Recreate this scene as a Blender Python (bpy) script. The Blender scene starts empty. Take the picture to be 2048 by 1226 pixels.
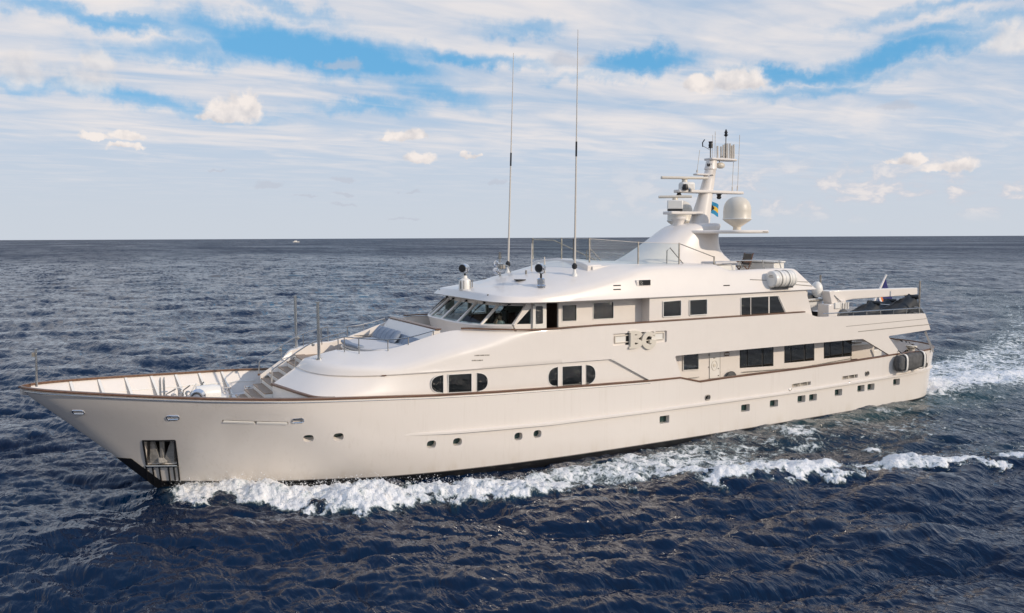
import bpy, bmesh, math, random
import numpy as np
from mathutils import Vector, Matrix
from mathutils.bvhtree import BVHTree
from mathutils.geometry import tessellate_polygon
R = math.radians
rnd = random.Random(7)
SC = bpy.context.scene
COL = SC.collection

# ------------------------------------------------------------------ camera, sun, exposure
# world frame: X runs aft along the yacht, Y to starboard (away from the viewer), Z up; metres; sea level 0, bow waterline at 0,0
F_PX, IMG_W, IMG_H = 1620.0, 2048, 1226
CAM = np.array([-3.1, -35.3, 10.0])
_p, _t, _r = R(61.9), R(4.85), R(-0.25)
_fh = np.array([math.cos(_p), math.sin(_p), 0.0]); _rt = np.array([math.sin(_p), -math.cos(_p), 0.0]); _z = np.array([0, 0, 1.0])
FW = _fh * math.cos(_t) - _z * math.sin(_t); _u = _fh * math.sin(_t) + _z * math.cos(_t)
RT = _rt * math.cos(_r) + _u * math.sin(_r); UP = _u * math.cos(_r) - _rt * math.sin(_r)
cd = bpy.data.cameras.new('camera'); cam = bpy.data.objects.new('camera', cd); COL.objects.link(cam)
cam.matrix_world = Matrix(((RT[0], UP[0], -FW[0], CAM[0]), (RT[1], UP[1], -FW[1], CAM[1]), (RT[2], UP[2], -FW[2], CAM[2]), (0, 0, 0, 1)))
cd.sensor_width = 36; cd.lens = F_PX / IMG_W * 36; cd.clip_start = 0.5; cd.clip_end = 200000
SC.camera = cam
SC.view_settings.view_transform = 'Standard'; SC.view_settings.look = 'None'; SC.view_settings.exposure = 0.0; SC.view_settings.gamma = 1.0
SUN_AZ, SUN_EL = math.atan2(-0.86, 0.51), R(23)          # direction to the sun, from +X towards +Y
sd = bpy.data.lights.new('sun', 'SUN'); sun = bpy.data.objects.new('sun', sd); COL.objects.link(sun)
sd.energy = 2.6; sd.angle = R(0.9); sd.color = (1.0, 0.86, 0.70)
_sdir = Vector((math.cos(SUN_AZ) * math.cos(SUN_EL), math.sin(SUN_AZ) * math.cos(SUN_EL), math.sin(SUN_EL)))
sun.rotation_euler = _sdir.to_track_quat('Z', 'Y').to_euler(); sun.location = _sdir * 80

def ray(px, py):
    return FW + RT * (px - IMG_W / 2) / F_PX - UP * (py - IMG_H / 2) / F_PX
def aty(px, py, Y):
    d = ray(px, py); return Vector(CAM + d * (Y - CAM[1]) / d[1])
def atz(px, py, Z):
    d = ray(px, py); return Vector(CAM + d * (Z - CAM[2]) / d[2])
def atx(px, py, X):
    d = ray(px, py); return Vector(CAM + d * (X - CAM[0]) / d[0])

# ------------------------------------------------------------------ node helpers
class NT:
    def __init__(s, tree): s.t = tree
    def n(s, typ, **kw):
        nd = s.t.nodes.new(typ)
        for k, v in kw.items(): setattr(nd, k, v)
        return nd
    def inp(s, sock, v):
        if isinstance(v, bpy.types.NodeSocket): s.t.links.new(v, sock)
        elif v is not None:
            if hasattr(sock.default_value, '__len__') and not hasattr(v, '__len__'): v = (v,) * len(sock.default_value)
            if hasattr(sock.default_value, '__len__') and len(sock.default_value) == 4 and len(v) == 3: v = (*v, 1)
            sock.default_value = v
    def m(s, op, a, b=None, c=None, clamp=False):
        nd = s.n('ShaderNodeMath', operation=op); nd.use_clamp = clamp
        for i, v in enumerate((a, b, c)):
            if v is not None: s.inp(nd.inputs[i], v)
        return nd.outputs[0]
    def vm(s, op, a, b=None, out=0):
        nd = s.n('ShaderNodeVectorMath', operation=op); s.inp(nd.inputs[0], a)
        if b is not None: s.inp(nd.inputs[3 if op == 'SCALE' else 1], b)
        return nd.outputs['Value'] if op in ('LENGTH', 'DOT_PRODUCT', 'DISTANCE') else nd.outputs[0]
    def xyz(s, v):
        nd = s.n('ShaderNodeSeparateXYZ'); s.inp(nd.inputs[0], v); return nd.outputs
    def comb(s, x, y, z=0.0):
        nd = s.n('ShaderNodeCombineXYZ')
        for i, v in enumerate((x, y, z)): s.inp(nd.inputs[i], v)
        return nd.outputs[0]
    def noise(s, vec, scale, detail=4, rough=0.55, dist=0.0, color=False, dim='3D'):
        nd = s.n('ShaderNodeTexNoise', noise_dimensions=dim)
        s.inp(nd.inputs['Vector'], vec); s.inp(nd.inputs['Scale'], scale); s.inp(nd.inputs['Detail'], detail); s.inp(nd.inputs['Roughness'], rough); s.inp(nd.inputs['Distortion'], dist)
        return nd.outputs['Color' if color else 'Fac']
    def ramp(s, v, a, b, smooth=True, lo=0.0, hi=1.0):
        nd = s.n('ShaderNodeMapRange'); nd.interpolation_type = 'SMOOTHSTEP' if smooth else 'LINEAR'
        for i, x in enumerate((v, a, b, lo, hi)): s.inp(nd.inputs[i], x)
        return nd.outputs[0]
    def mix(s, f, a, b, typ='MIX'):
        nd = s.n('ShaderNodeMix', data_type='RGBA', blend_type=typ); s.inp(nd.inputs[0], f); s.inp(nd.inputs[6], a); s.inp(nd.inputs[7], b); return nd.outputs[2]

# ------------------------------------------------------------------ sky: Nishita air with a cloud deck laid over it by direction
w = bpy.data.worlds.new('World'); SC.world = w; w.use_nodes = True
w.cycles.sampling_method = 'MANUAL'; w.cycles.sample_map_resolution = 1024
T = NT(w.node_tree); w.node_tree.nodes.clear()
out = T.n('ShaderNodeOutputWorld'); bg = T.n('ShaderNodeBackground'); w.node_tree.links.new(bg.outputs[0], out.inputs[0])
sky = T.n('ShaderNodeTexSky', sky_type='NISHITA'); sky.sun_disc = False; sky.sun_elevation = SUN_EL; sky.sun_rotation = math.atan2(_sdir.x, _sdir.y); sky.dust_density = 0.6; sky.ozone_density = 2.0
BGS = 0.10
d = T.n('ShaderNodeTexCoord').outputs['Generated']
dx, dy, dz = T.xyz(d)
DEG = 180 / math.pi
az = T.m('MULTIPLY', T.m('ARCTAN2', dy, dx), DEG); el = T.m('MULTIPLY', T.m('ARCSINE', dz), DEG)
def azel(px, py):
    q = ray(px, py); q = q / np.linalg.norm(q); return math.atan2(q[1], q[0]) * DEG, math.asin(q[2]) * DEG
PXD = 1620 / DEG                                         # picture pixels in one degree near the centre
ae = T.comb(az, el)
wob = T.vm('SUBTRACT', T.noise(d, 9, 6, 0.6, color=True), (0.5, 0.5, 0.5))
wobf = T.vm('SUBTRACT', T.noise(d, 38, 5, 0.62, color=True), (0.5, 0.5, 0.5))
# the high streaky deck: noise on a flat layer seen in perspective
zz = T.m('ADD', T.m('MAXIMUM', dz, 0.0), 0.06)
uv = T.comb(T.m('DIVIDE', dx, zz), T.m('DIVIDE', dy, zz))
uvr = T.n('ShaderNodeMapping'); T.inp(uvr.inputs[0], uv); uvr.inputs['Rotation'].default_value = (0, 0, R(28)); uvr.inputs['Scale'].default_value = (0.75, 1.6, 1)
deck1 = T.noise(uvr.outputs[0], 0.75, 7, 0.52, 0.6)
deck2 = T.noise(uvr.outputs[0], 2.3, 7, 0.56, 1.0)
gaps = None
warp = T.vm('ADD', T.vm('MULTIPLY', wob, (7.0, 3.6, 0)), T.vm('MULTIPLY', wobf, (2.6, 1.8, 0)))
aew = T.vm('ADD', ae, warp)
for gx, gy, ga, gb, tilt, gs in [(560, 88, 260, 34, 7, 1.0), (370, 98, 150, 22, -4, 0.7), (250, 38, 190, 18, 2, 0.85), (720, 122, 150, 20, 5, 0.9), (960, 112, 150, 15, 3, 0.7), (1280, 118, 110, 20, -3, 0.9), (1180, 148, 90, 12, 0, 0.5), (1590, 142, 150, 17, 2, 0.85),
                                  (1800, 106, 130, 22, -6, 0.85), (1880, 62, 100, 14, -4, 0.6), (1660, 168, 170, 12, -5, 0.45), (1045, 50, 70, 16, 0, 0.5), (240, 200, 260, 16, 3, 0.6), (740, 212, 95, 14, 2, 0.55),
                                  (880, 185, 120, 22, 10, 0.5), (1860, 14, 160, 12, -4, 0.5), (560, 18, 100, 16, 10, 0.55), (1985, 40, 70, 14, 0, 0.5)]:
    a0, e0 = azel(gx, gy)
    mp = T.n('ShaderNodeMapping', vector_type='TEXTURE'); T.inp(mp.inputs[0], aew)
    mp.inputs['Location'].default_value = (a0, e0, 0); mp.inputs['Rotation'].default_value = (0, 0, R(tilt)); mp.inputs['Scale'].default_value = (ga / PXD, gb / PXD, 1)
    g = T.ramp(T.vm('LENGTH', mp.outputs[0]), 1.7, 0.1, True, 0.0, gs)
    gaps = g if gaps is None else T.m('MAXIMUM', gaps, g)
cover = T.m('ADD', T.m('MULTIPLY', deck1, 1.0), T.m('MULTIPLY', deck2, 0.35))      # about 0.68 on average
cover = T.m('SUBTRACT', cover, T.m('MULTIPLY', gaps, 0.62))
cover = T.ramp(cover, 0.12, 0.86)
cover = T.m('MULTIPLY', cover, T.ramp(el, 17.0, 40.0, True, 1.0, 0.50))
thick = T.ramp(T.m('ADD', T.m('MULTIPLY', deck1, 0.75), T.m('MULTIPLY', deck2, 0.35)), 0.36, 0.72)
# cumulus puffs
puff = None; shade = None
n_p = T.noise(d, 40, 5, 0.52); n_p2 = T.noise(T.vm('ADD', d, (0.006, -0.006, 0.007)), 40, 4, 0.48)
aep = T.vm('ADD', ae, T.vm('ADD', T.vm('MULTIPLY', wobf, (2.6, 1.2, 0)), T.vm('MULTIPLY', wob, (1.2, 0.7, 0))))
def blobs(lst, src):
    acc = None; low = None
    for px, py, a, b in lst:
        a0, e0 = azel(px, py)
        q = T.vm('MULTIPLY', T.vm('SUBTRACT', src, (a0, e0, 0)), (PXD / a, PXD / b, 0))
        qx, qy, _ = T.xyz(q)
        qy2 = T.m('MULTIPLY', qy, T.m('ADD', 1.0, T.m('MULTIPLY', T.m('LESS_THAN', qy, 0.0), 0.9)))   # flatter below
        ln = T.m('SQRT', T.m('ADD', T.m('MULTIPLY', qx, qx), T.m('MULTIPLY', qy2, qy2)))
        v = T.m('SUBTRACT', 1.35, ln)
        s_ = T.m('MULTIPLY', T.m('MAXIMUM', v, 0.0), qy)
        if acc is None: acc, low = v, s_
        else: acc = T.m('MAXIMUM', acc, v); low = T.m('ADD', low, s_)
    return acc, low
white_puffs = [(470, 226, 58, 38), (435, 236, 42, 16), (503, 214, 22, 36), (250, 278, 34, 13), (197, 279, 26, 11), (248, 298, 26, 7), (815, 273, 44, 17), (775, 279, 24, 7), (840, 318, 36, 13), (940, 314, 15, 9), (1465, 166, 66, 30), (1410, 172, 30, 24), (1505, 172, 34, 18),
               (1822, 324, 24, 15), (1795, 328, 18, 7), (1900, 334, 42, 16)]
pw, plow = blobs(white_puffs, aep)
psoft, _sl = blobs([(165, 168, 62, 40), (185, 128, 30, 34), (50, 150, 84, 40), (2030, 84, 50, 40)], aep)
grey_puffs = [(1140, 122, 66, 22), (678, 132, 46, 22), (532, 372, 34, 13), (692, 359, 28, 9), (1805, 212, 44, 14), (818, 384, 22, 5), (1000, 362, 24, 12), (610, 392, 24, 4), (690, 388, 24, 4), (700, 410, 40, 5), (800, 437, 34, 4), (425, 338, 18, 4)]
pg, glow_ = blobs(grey_puffs, aep)
# low bank of small cumulus far off to the right
bank_n = T.noise(T.vm('MULTIPLY', d, (1, 1, 2.1)), 24, 7, 0.58, 0.3)
a_r, e_r = azel(1750, 385)
bank = T.m('MULTIPLY', T.ramp(el, 0.6, 2.4), T.ramp(el, 6.4, 3.0)); bank = T.m('MULTIPLY', bank, T.ramp(az, azel(950, 400)[0], azel(1800, 400)[0]))
bank = T.m('MULTIPLY', T.ramp(bank_n, 0.45, 0.60), bank)
# colours (linear)
hz = T.ramp(el, 0.0, 13.0, False)
blue = T.mix(0.74, T.vm('SCALE', sky.outputs[0], BGS), (0.12, 0.45, 0.80))
blue = T.mix(T.ramp(el, 16.0, 45.0), blue, (0.13, 0.33, 0.70))
veil = T.mix(T.ramp(el, 0.0, 9.5), (0.60, 0.65, 0.72), (0.50, 0.61, 0.76))
veil = T.mix(T.ramp(el, 6.0, 14.0), veil, (0.66, 0.71, 0.79))
cloud = T.mix(thick, (0.60, 0.63, 0.72), (0.83, 0.79, 0.785))
upper = T.mix(cover, blue, cloud)
up_f = T.ramp(T.m('ADD', el, T.m('MULTIPLY', T.m('SUBTRACT', deck1, 0.5), 9.0)), 4.2, 9.5)
streak = T.mix(T.m('MULTIPLY', T.ramp(deck2, 0.40, 0.76), T.m('MULTIPLY', T.ramp(el, 1.0, 7.0), 0.75)), veil, (0.74, 0.735, 0.77))
col = T.mix(up_f, streak, upper)
lit = T.m('ADD', T.m('MULTIPLY', T.m('SUBTRACT', n_p, n_p2), 2.6), 0.66)
lit = T.m('ADD', lit, T.m('MULTIPLY', plow, 0.5), clamp=True)
col = T.mix(T.m('MULTIPLY', bank, 0.85), col, T.mix(T.ramp(bank_n, 0.48, 0.66), (0.60, 0.61, 0.68), (0.85, 0.79, 0.77)))
pm = T.ramp(T.m('ADD', pw, T.m('MULTIPLY', T.m('SUBTRACT', n_p, 0.5), 1.25)), 0.26, 0.74)
gm = T.ramp(T.m('ADD', pg, T.m('MULTIPLY', T.m('SUBTRACT', n_p, 0.5), 1.5)), 0.40, 0.95, True, 0, 0.55)
col = T.mix(gm, col, (0.52, 0.55, 0.63))
sm_ = T.ramp(T.m('ADD', psoft, T.m('MULTIPLY', T.m('SUBTRACT', n_p, 0.5), 1.3)), 0.2, 0.95, True, 0, 0.62)
col = T.mix(sm_, col, T.mix(lit, (0.62, 0.61, 0.64), (0.88, 0.82, 0.78)))
col = T.mix(T.m('MULTIPLY', pm, 0.93), col, T.mix(lit, (0.58, 0.57, 0.60), (0.93, 0.85, 0.80)))
col = T.mix(T.ramp(el, -0.5, -3.0), col, (0.02, 0.035, 0.06))
T.inp(bg.inputs['Color'], col); bg.inputs['Strength'].default_value = 1.0

# ------------------------------------------------------------------ materials
def mat(name, col, rough=0.4, metal=0.0, coat=0.0, var=0.0, vscale=3.0, bump=0.0, bscale=30.0, spec=0.5, streak=0.0, ior=1.5):
    m = bpy.data.materials.new(name); m.use_nodes = True; t = NT(m.node_tree)
    p = m.node_tree.nodes['Principled BSDF']
    t.inp(p.inputs['Roughness'], rough); t.inp(p.inputs['Metallic'], metal); t.inp(p.inputs['Coat Weight'], coat); p.inputs['Coat Roughness'].default_value = 0.08
    p.inputs['Specular IOR Level'].default_value = spec; p.inputs['IOR'].default_value = ior
    c = (*col, 1)
    pos = t.n('ShaderNodeTexCoord').outputs['Object']
    if var:
        nf = t.noise(pos, vscale, 5, 0.6)
        c = t.mix(t.ramp(nf, 0.3, 0.7), tuple(x * (1 - var) for x in col), tuple(min(1, x * (1 + var)) for x in col))
    if streak:
        st = t.noise(t.vm('MULTIPLY', pos, (5.0, 5.0, 0.22)), 1.0, 4, 0.6)
        c = t.mix(t.m('MULTIPLY', t.ramp(st, 0.5, 0.8), streak), c, tuple(x * k for x, k in zip(col, (0.72, 0.66, 0.58))))
    t.inp(p.inputs['Base Color'], c)
    if bump:
        b = t.n('ShaderNodeBump'); b.inputs['Strength'].default_value = bump; b.inputs['Distance'].default_value = 0.02
        t.inp(b.inputs['Height'], t.noise(pos, bscale, 4, 0.6)); t.inp(p.inputs['Normal'], b.outputs[0])
        if coat: t.inp(p.inputs['Coat Normal'], b.outputs[0])
    return m

M = {}
CREAM = (0.80, 0.74, 0.675)
M['white'] = mat('cream_paint', CREAM, 0.35, coat=0.35, var=0.012, vscale=1.2, bump=0.06, bscale=1.6, streak=0.05)
M['deckwhite'] = mat('nonskid_deck_paint', (0.80, 0.755, 0.70), 0.6, var=0.02, vscale=2.0)
M['trimwhite'] = mat('white_trim', (0.82, 0.79, 0.73), 0.35, var=0.02)
M['black'] = mat('black_fitting', (0.012, 0.012, 0.013), 0.45)
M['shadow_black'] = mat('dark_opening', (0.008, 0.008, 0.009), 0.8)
M['grey'] = mat('grey_line', (0.30, 0.27, 0.23), 0.5)
M['steel'] = mat('polished_steel', (0.62, 0.60, 0.56), 0.22, metal=1.0)
M['chrome'] = mat('chrome', (0.75, 0.75, 0.76), 0.08, metal=1.0)
M['dullsteel'] = mat('weathered_steel', (0.30, 0.28, 0.25), 0.5, metal=0.7, var=0.3, vscale=6)
M['glass'] = mat('dark_window_glass', (0.010, 0.011, 0.010), 0.03, spec=0.5, ior=1.95, bump=0.02, bscale=1.1)
M['canvas'] = mat('grey_canvas', (0.10, 0.10, 0.10), 0.85, var=0.25, vscale=4, bump=0.5, bscale=8)
M['darkcanvas'] = mat('black_cover', (0.010, 0.013, 0.016), 0.55, var=0.3, vscale=3, bump=0.6, bscale=6)
M['cushion'] = mat('blue_grey_cushion', (0.27, 0.31, 0.37), 0.9, var=0.08, vscale=8)
M['palecushion'] = mat('pale_cushion', (0.62, 0.60, 0.585), 0.9, var=0.04, vscale=6)
M['antenna'] = mat('antenna_white', (0.62, 0.57, 0.50), 0.5)
M['galv'] = mat('galvanised_anchor', (0.36, 0.34, 0.31), 0.6, metal=0.25, var=0.25, vscale=7, bump=0.3, bscale=14)
M['wicker'] = mat('brown_wicker', (0.13, 0.055, 0.03), 0.7, var=0.4, vscale=30)
M['brass'] = mat('ivory_grp', (0.70, 0.64, 0.54), 0.4)
M['cable'] = mat('rubber', (0.02, 0.02, 0.022), 0.7)
# teak: planked wood
def teak(name, dark=1.0, plank=0.0):
    m = bpy.data.materials.new(name); m.use_nodes = True; t = NT(m.node_tree); p = m.node_tree.nodes['Principled BSDF']
    pos = t.n('ShaderNodeTexCoord').outputs['Object']
    g = t.noise(t.vm('MULTIPLY', pos, (0.6, 14, 14)), 1.5, 5, 0.6)
    c = t.mix(t.ramp(g, 0.3, 0.7), tuple(x * dark for x in (0.105, 0.050, 0.026)), tuple(x * dark for x in (0.20, 0.105, 0.058)))
    if plank:
        x, y, z = t.xyz(pos)
        s_ = t.m('FRACT', t.m('MULTIPLY', y, 1 / plank)); c = t.mix(t.m('LESS_THAN', s_, 0.10), c, (0.03, 0.025, 0.02))
    t.inp(p.inputs['Base Color'], c); p.inputs['Roughness'].default_value = 0.45; p.inputs['Coat Weight'].default_value = 0.2 if not plank else 0
    return m
M['teak'] = teak('varnished_teak')
M['teakdeck'] = None
def teakdeck():
    m = bpy.data.materials.new('scrubbed_teak_deck'); m.use_nodes = True; t = NT(m.node_tree); p = m.node_tree.nodes['Principled BSDF']
    pos = t.n('ShaderNodeTexCoord').outputs['Object']; x, y, z = t.xyz(pos)
    g = t.noise(t.vm('MULTIPLY', pos, (0.8, 12, 12)), 1.5, 5, 0.6)
    c = t.mix(t.ramp(g, 0.3, 0.7), (0.33, 0.235, 0.165), (0.44, 0.33, 0.24))
    c = t.mix(t.m('LESS_THAN', t.m('FRACT', t.m('MULTIPLY', y, 9.0)), 0.10), c, (0.05, 0.04, 0.035))
    t.inp(p.inputs['Base Color'], c); p.inputs['Roughness'].default_value = 0.75
    return m
M['teakdeck'] = teakdeck()
# hull paint: cream topsides, grey boot line, black antifouling below a line that sweeps up fore and aft
def hullmat():
    m = mat('hull_paint', CREAM, 0.32, coat=0.4, bump=0.16, bscale=0.8); t = NT(m.node_tree); p = m.node_tree.nodes['Principled BSDF']
    pos = t.n('ShaderNodeTexCoord').outputs['Object']; x, y, z = t.xyz(pos)
    zb = t.m('ADD', -0.03, t.m('MULTIPLY', 0.28, t.m('POWER', t.m('DIVIDE', t.m('ABSOLUTE', t.m('SUBTRACT', x, 21)), 22), 2.0)))
    dzb = t.m('SUBTRACT', z, zb)
    st = t.noise(t.vm('MULTIPLY', pos, (7.0, 7.0, 0.16)), 1.0, 5, 0.65)
    st2 = t.noise(t.vm('MULTIPLY', pos, (0.7, 0.7, 0.5)), 1.0, 4, 0.6)
    c = t.mix(t.m('MULTIPLY', t.ramp(st, 0.48, 0.78), t.m('MULTIPLY', t.ramp(st2, 0.35, 0.7), 0.32)), CREAM, (0.56, 0.49, 0.40))
    rust = t.m('MULTIPLY', t.ramp(dzb, 0.75, 0.02), t.ramp(t.noise(t.vm('MULTIPLY', pos, (2.2, 2.2, 0.5)), 1.0, 5, 0.6), 0.45, 0.75))
    c = t.mix(t.m('MULTIPLY', rust, 0.25), c, (0.50, 0.40, 0.25))
    c = t.mix(t.m('LESS_THAN', dzb, 0.035), c, (0.16, 0.15, 0.14))
    c = t.mix(t.m('LESS_THAN', dzb, 0.0), c, (0.008, 0.008, 0.009))
    t.inp(p.inputs['Base Color'], c)
    return m
M['hull'] = hullmat()
def clearglass(name, tint, tr=0.8, rough=0.02):
    m = bpy.data.materials.new(name); m.use_nodes = True; t = NT(m.node_tree); m.node_tree.nodes.clear()
    o = t.n('ShaderNodeOutputMaterial'); tb = t.n('ShaderNodeBsdfTransparent'); gb = t.n('ShaderNodeBsdfGlossy'); lw = t.n('ShaderNodeLayerWeight'); mx = t.n('ShaderNodeMixShader')
    tb.inputs[0].default_value = (*tint, 1); gb.inputs['Roughness'].default_value = rough; lw.inputs[0].default_value = 0.5
    t.inp(mx.inputs[0], t.m('ADD', 0.04, t.m('MULTIPLY', 0.96, t.m('POWER', lw.outputs['Facing'], 5.0)))); m.node_tree.links.new(tb.outputs[0], mx.inputs[1]); m.node_tree.links.new(gb.outputs[0], mx.inputs[2]); m.node_tree.links.new(mx.outputs[0], o.inputs[0])
    return m
M['tealglass'] = clearglass('pilothouse_glass', (0.58, 0.70, 0.69))
M['clear'] = clearglass('windbreak_glass', (0.80, 0.86, 0.87))
M['portglass'] = mat('porthole_glass', (0.02, 0.05, 0.045), 0.05, ior=1.6)

# ------------------------------------------------------------------ mesh helpers
ORG = {}
def V3(*a): return np.array(a, float)
class MB:
    def __init__(s): s.v = []; s.f = []
    def add(s, vs, fs):
        k = len(s.v); s.v += [tuple(map(float, p)) for p in vs]; s.f += [tuple(i + k for i in f) for f in fs]; return s
    def box(s, c, size, rot=None):
        hx, hy, hz = (q / 2 for q in size); c = Vector(c)
        vs = [Vector((x, y, z)) for x in (-hx, hx) for y in (-hy, hy) for z in (-hz, hz)]
        if rot is not None: vs = [rot @ p for p in vs]
        return s.add([p + c for p in vs], [(0, 1, 3, 2), (4, 6, 7, 5), (0, 4, 5, 1), (2, 3, 7, 6), (0, 2, 6, 4), (1, 5, 7, 3)])
    def loft(s, rings, closed=True, caps=True, wrap=False):
        n = len(rings[0]); k = len(s.v)
        for r in rings: s.v += [tuple(map(float, p)) for p in r]
        m = len(rings); last = n if closed else n - 1
        for i in range(m if wrap else m - 1):
            for j in range(last):
                a, b = k + i * n + j, k + i * n + (j + 1) % n; c2, d2 = k + ((i + 1) % m) * n + (j + 1) % n, k + ((i + 1) % m) * n + j
                s.f.append((a, b, c2, d2))
        if caps and closed and not wrap:
            s.f.append(tuple(k + j for j in range(n))[::-1]); s.f.append(tuple(k + (m - 1) * n + j for j in range(n)))
        return s
    def tube(s, pts, r, n=8, closed=False, caps=True):
        pts = [Vector(p) for p in pts]; m = len(pts); rs = r if hasattr(r, '__len__') else [r] * m
        rings = []; up = None
        for i, p in enumerate(pts):
            a = pts[(i - 1) % m] if (closed or i) else p; b = pts[(i + 1) % m] if (closed or i < m - 1) else p
            t = (b - a)
            if t.length < 1e-9: t = Vector((0, 0, 1))
            t.normalize()
            if up is None: up = Vector((0, 0, 1)) if abs(t.z) < 0.9 else Vector((1, 0, 0))
            x = up.cross(t)
            if x.length < 1e-6: x = Vector((1, 0, 0)).cross(t)
            x.normalize(); y = t.cross(x); up = y
            rings.append([p + (x * math.cos(2 * math.pi * j / n) + y * math.sin(2 * math.pi * j / n)) * rs[i] for j in range(n)])
        return s.loft(rings, True, caps, closed)
    def lathe(s, c, prof, n=20, axis=(0, 0, 1)):
        c = Vector(c); q = Vector((0, 0, 1)).rotation_difference(Vector(axis))
        return s.loft([[c + q @ Vector((r * math.cos(2 * math.pi * j / n), r * math.sin(2 * math.pi * j / n), h)) for j in range(n)] for r, h in prof])
    def strip(s, pts, wdt, h, up=(0, 0, 1), n=None):            # rectangular bar swept along pts; wdt across, h along up
        pts = [Vector(p) for p in pts]; up = Vector(up); rings = []
        for i, p in enumerate(pts):
            t = (pts[min(i + 1, len(pts) - 1)] - pts[max(i - 1, 0)]).normalized(); x = t.cross(up).normalized(); y = x.cross(t).normalized()
            e = min(wdt, h) * 0.18
            o = [(-wdt / 2 + e, -h / 2), (wdt / 2 - e, -h / 2), (wdt / 2, -h / 2 + e), (wdt / 2, h / 2 - e), (wdt / 2 - e, h / 2), (-wdt / 2 + e, h / 2), (-wdt / 2, h / 2 - e), (-wdt / 2, -h / 2 + e)]
            rings.append([p + x * a + y * b for a, b in o])
        return s.loft(rings)
    def prism(s, poly, f0, f1):                                 # poly: 2D points; f0/f1 map (a,b) to 3D on the two faces
        n = len(poly); return s.add([f0(*p) for p in poly] + [f1(*p) for p in poly],
            [tuple(range(n))[::-1], tuple(range(n, 2 * n))] + [(i, (i + 1) % n, n + (i + 1) % n, n + i) for i in range(n)])
    def plate(s, poly, y0, y1):                                 # polygon in the x,z plane given thickness in y
        return s.prism(poly, lambda a, b: (a, y0, b), lambda a, b: (a, y1, b))
    def slab(s, poly, z0, z1):                                  # polygon in the x,y plane given thickness in z
        return s.prism(poly, lambda a, b: (a, b, z0), lambda a, b: (a, b, z1))
    def sphere(s, c, r, nu=16, nv=10, sc=(1, 1, 1)):
        c = Vector(c); rings = []
        for i in range(1, nv):
            ph = math.pi * i / nv
            rings.append([c + Vector((r * sc[0] * math.sin(ph) * math.cos(2 * math.pi * j / nu), r * sc[1] * math.sin(ph) * math.sin(2 * math.pi * j / nu), -r * sc[2] * math.cos(ph))) for j in range(nu)])
        return s.loft(rings)
    def mirror(s):                                              # add the starboard twin
        k = len(s.v); s.v += [(x, -y, z) for x, y, z in s.v]; s.f += [tuple(i + k for i in f)[::-1] for f in s.f[:]]; return s
    def build(s, name, m, parent=None, angle=35, bevel=0, label=None, smooth=True, seg=2):
        me = bpy.data.meshes.new(name); off = ORG.get(parent, Vector((0, 0, 0)))
        me.from_pydata([tuple(Vector(p) - off) for p in s.v], [], s.f)
        bm = bmesh.new(); bm.from_mesh(me); bmesh.ops.remove_doubles(bm, verts=bm.verts, dist=1e-5); bmesh.ops.dissolve_degenerate(bm, edges=bm.edges, dist=1e-6)
        bmesh.ops.recalc_face_normals(bm, faces=bm.faces)
        bm.to_mesh(me); bm.free()
        me.materials.append(m if not isinstance(m, str) else M[m])
        o = bpy.data.objects.new(name, me); COL.objects.link(o)
        if parent is not None: o.parent = parent
        ORG[o] = off
        if smooth: shade(me, angle)
        if bevel:
            b = o.modifiers.new('bevel', 'BEVEL'); b.width = bevel; b.segments = seg; b.limit_method = 'ANGLE'; b.angle_limit = R(40); b.harden_normals = False
        if label: o['label'] = label
        return o
def shade(me, angle=35):
    me.polygons.foreach_set('use_smooth', [True] * len(me.polygons)); me.set_sharp_from_angle(angle=R(angle)); me.update()
def tag(o, label, cat, group=None, kind=None):
    if label: o['label'] = label
    if cat: o['category'] = cat
    if group: o['group'] = group
    if kind: o['kind'] = kind
    return o
def thing(name, label, cat, loc, group=None):
    o = bpy.data.objects.new(name, None); COL.objects.link(o); o.location = loc; o.empty_display_size = 0.3
    ORG[o] = Vector(loc); return tag(o, label, cat, group)
def copy_thing(root, loc, label, group=None):
    c = root.copy(); COL.objects.link(c); c.location = loc; ORG[c] = Vector(loc); c['label'] = label
    if group: c['group'] = group
    def rec(a, b):
        for ch in a.children:
            q = ch.copy(); COL.objects.link(q); q.parent = b; rec(ch, q)
    rec(root, c); return c
def cut(o, mb, angle=35):                                        # carve openings out of a closed solid
    c = mb.build('cutter', 'white', smooth=False); c.location = -ORG[o]
    md = o.modifiers.new('cut', 'BOOLEAN'); md.operation = 'DIFFERENCE'; md.solver = 'EXACT'; md.object = c; md.use_self = True
    dg = bpy.context.evaluated_depsgraph_get(); dg.update()
    me = bpy.data.meshes.new_from_object(o.evaluated_get(dg)); old = o.data
    o.modifiers.remove(md); o.data = me; me.name = old.name; bpy.data.objects.remove(c); shade(me, angle)
    return o
class Hit:                                                       # where a sight line meets a finished surface: used to measure off the photograph
    def __init__(s, *objs):
        vs = []; fs = []
        for o in objs:
            k = len(vs); off = ORG[o]; vs += [v.co + off for v in o.data.vertices]; fs += [tuple(i + k for i in p.vertices) for p in o.data.polygons]
        s.t = BVHTree.FromPolygons(vs, fs)
    def __call__(s, px, py, want='p'):
        h = s.t.ray_cast(Vector(CAM), Vector(ray(px, py)).normalized())
        if h[0] is None:                                         # just off an edge: take the nearest point seen from a little inside
            for k in range(1, 14):
                for a, b in ((0, k), (k, 0), (-k, 0), (0, -k)):
                    h = s.t.ray_cast(Vector(CAM), Vector(ray(px + a * 2, py + b * 2)).normalized())
                    if h[0] is not None: break
                if h[0] is not None: break
            print('edge', px, py, k)
        return h[0] if want == 'p' else h[:2]
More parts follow.
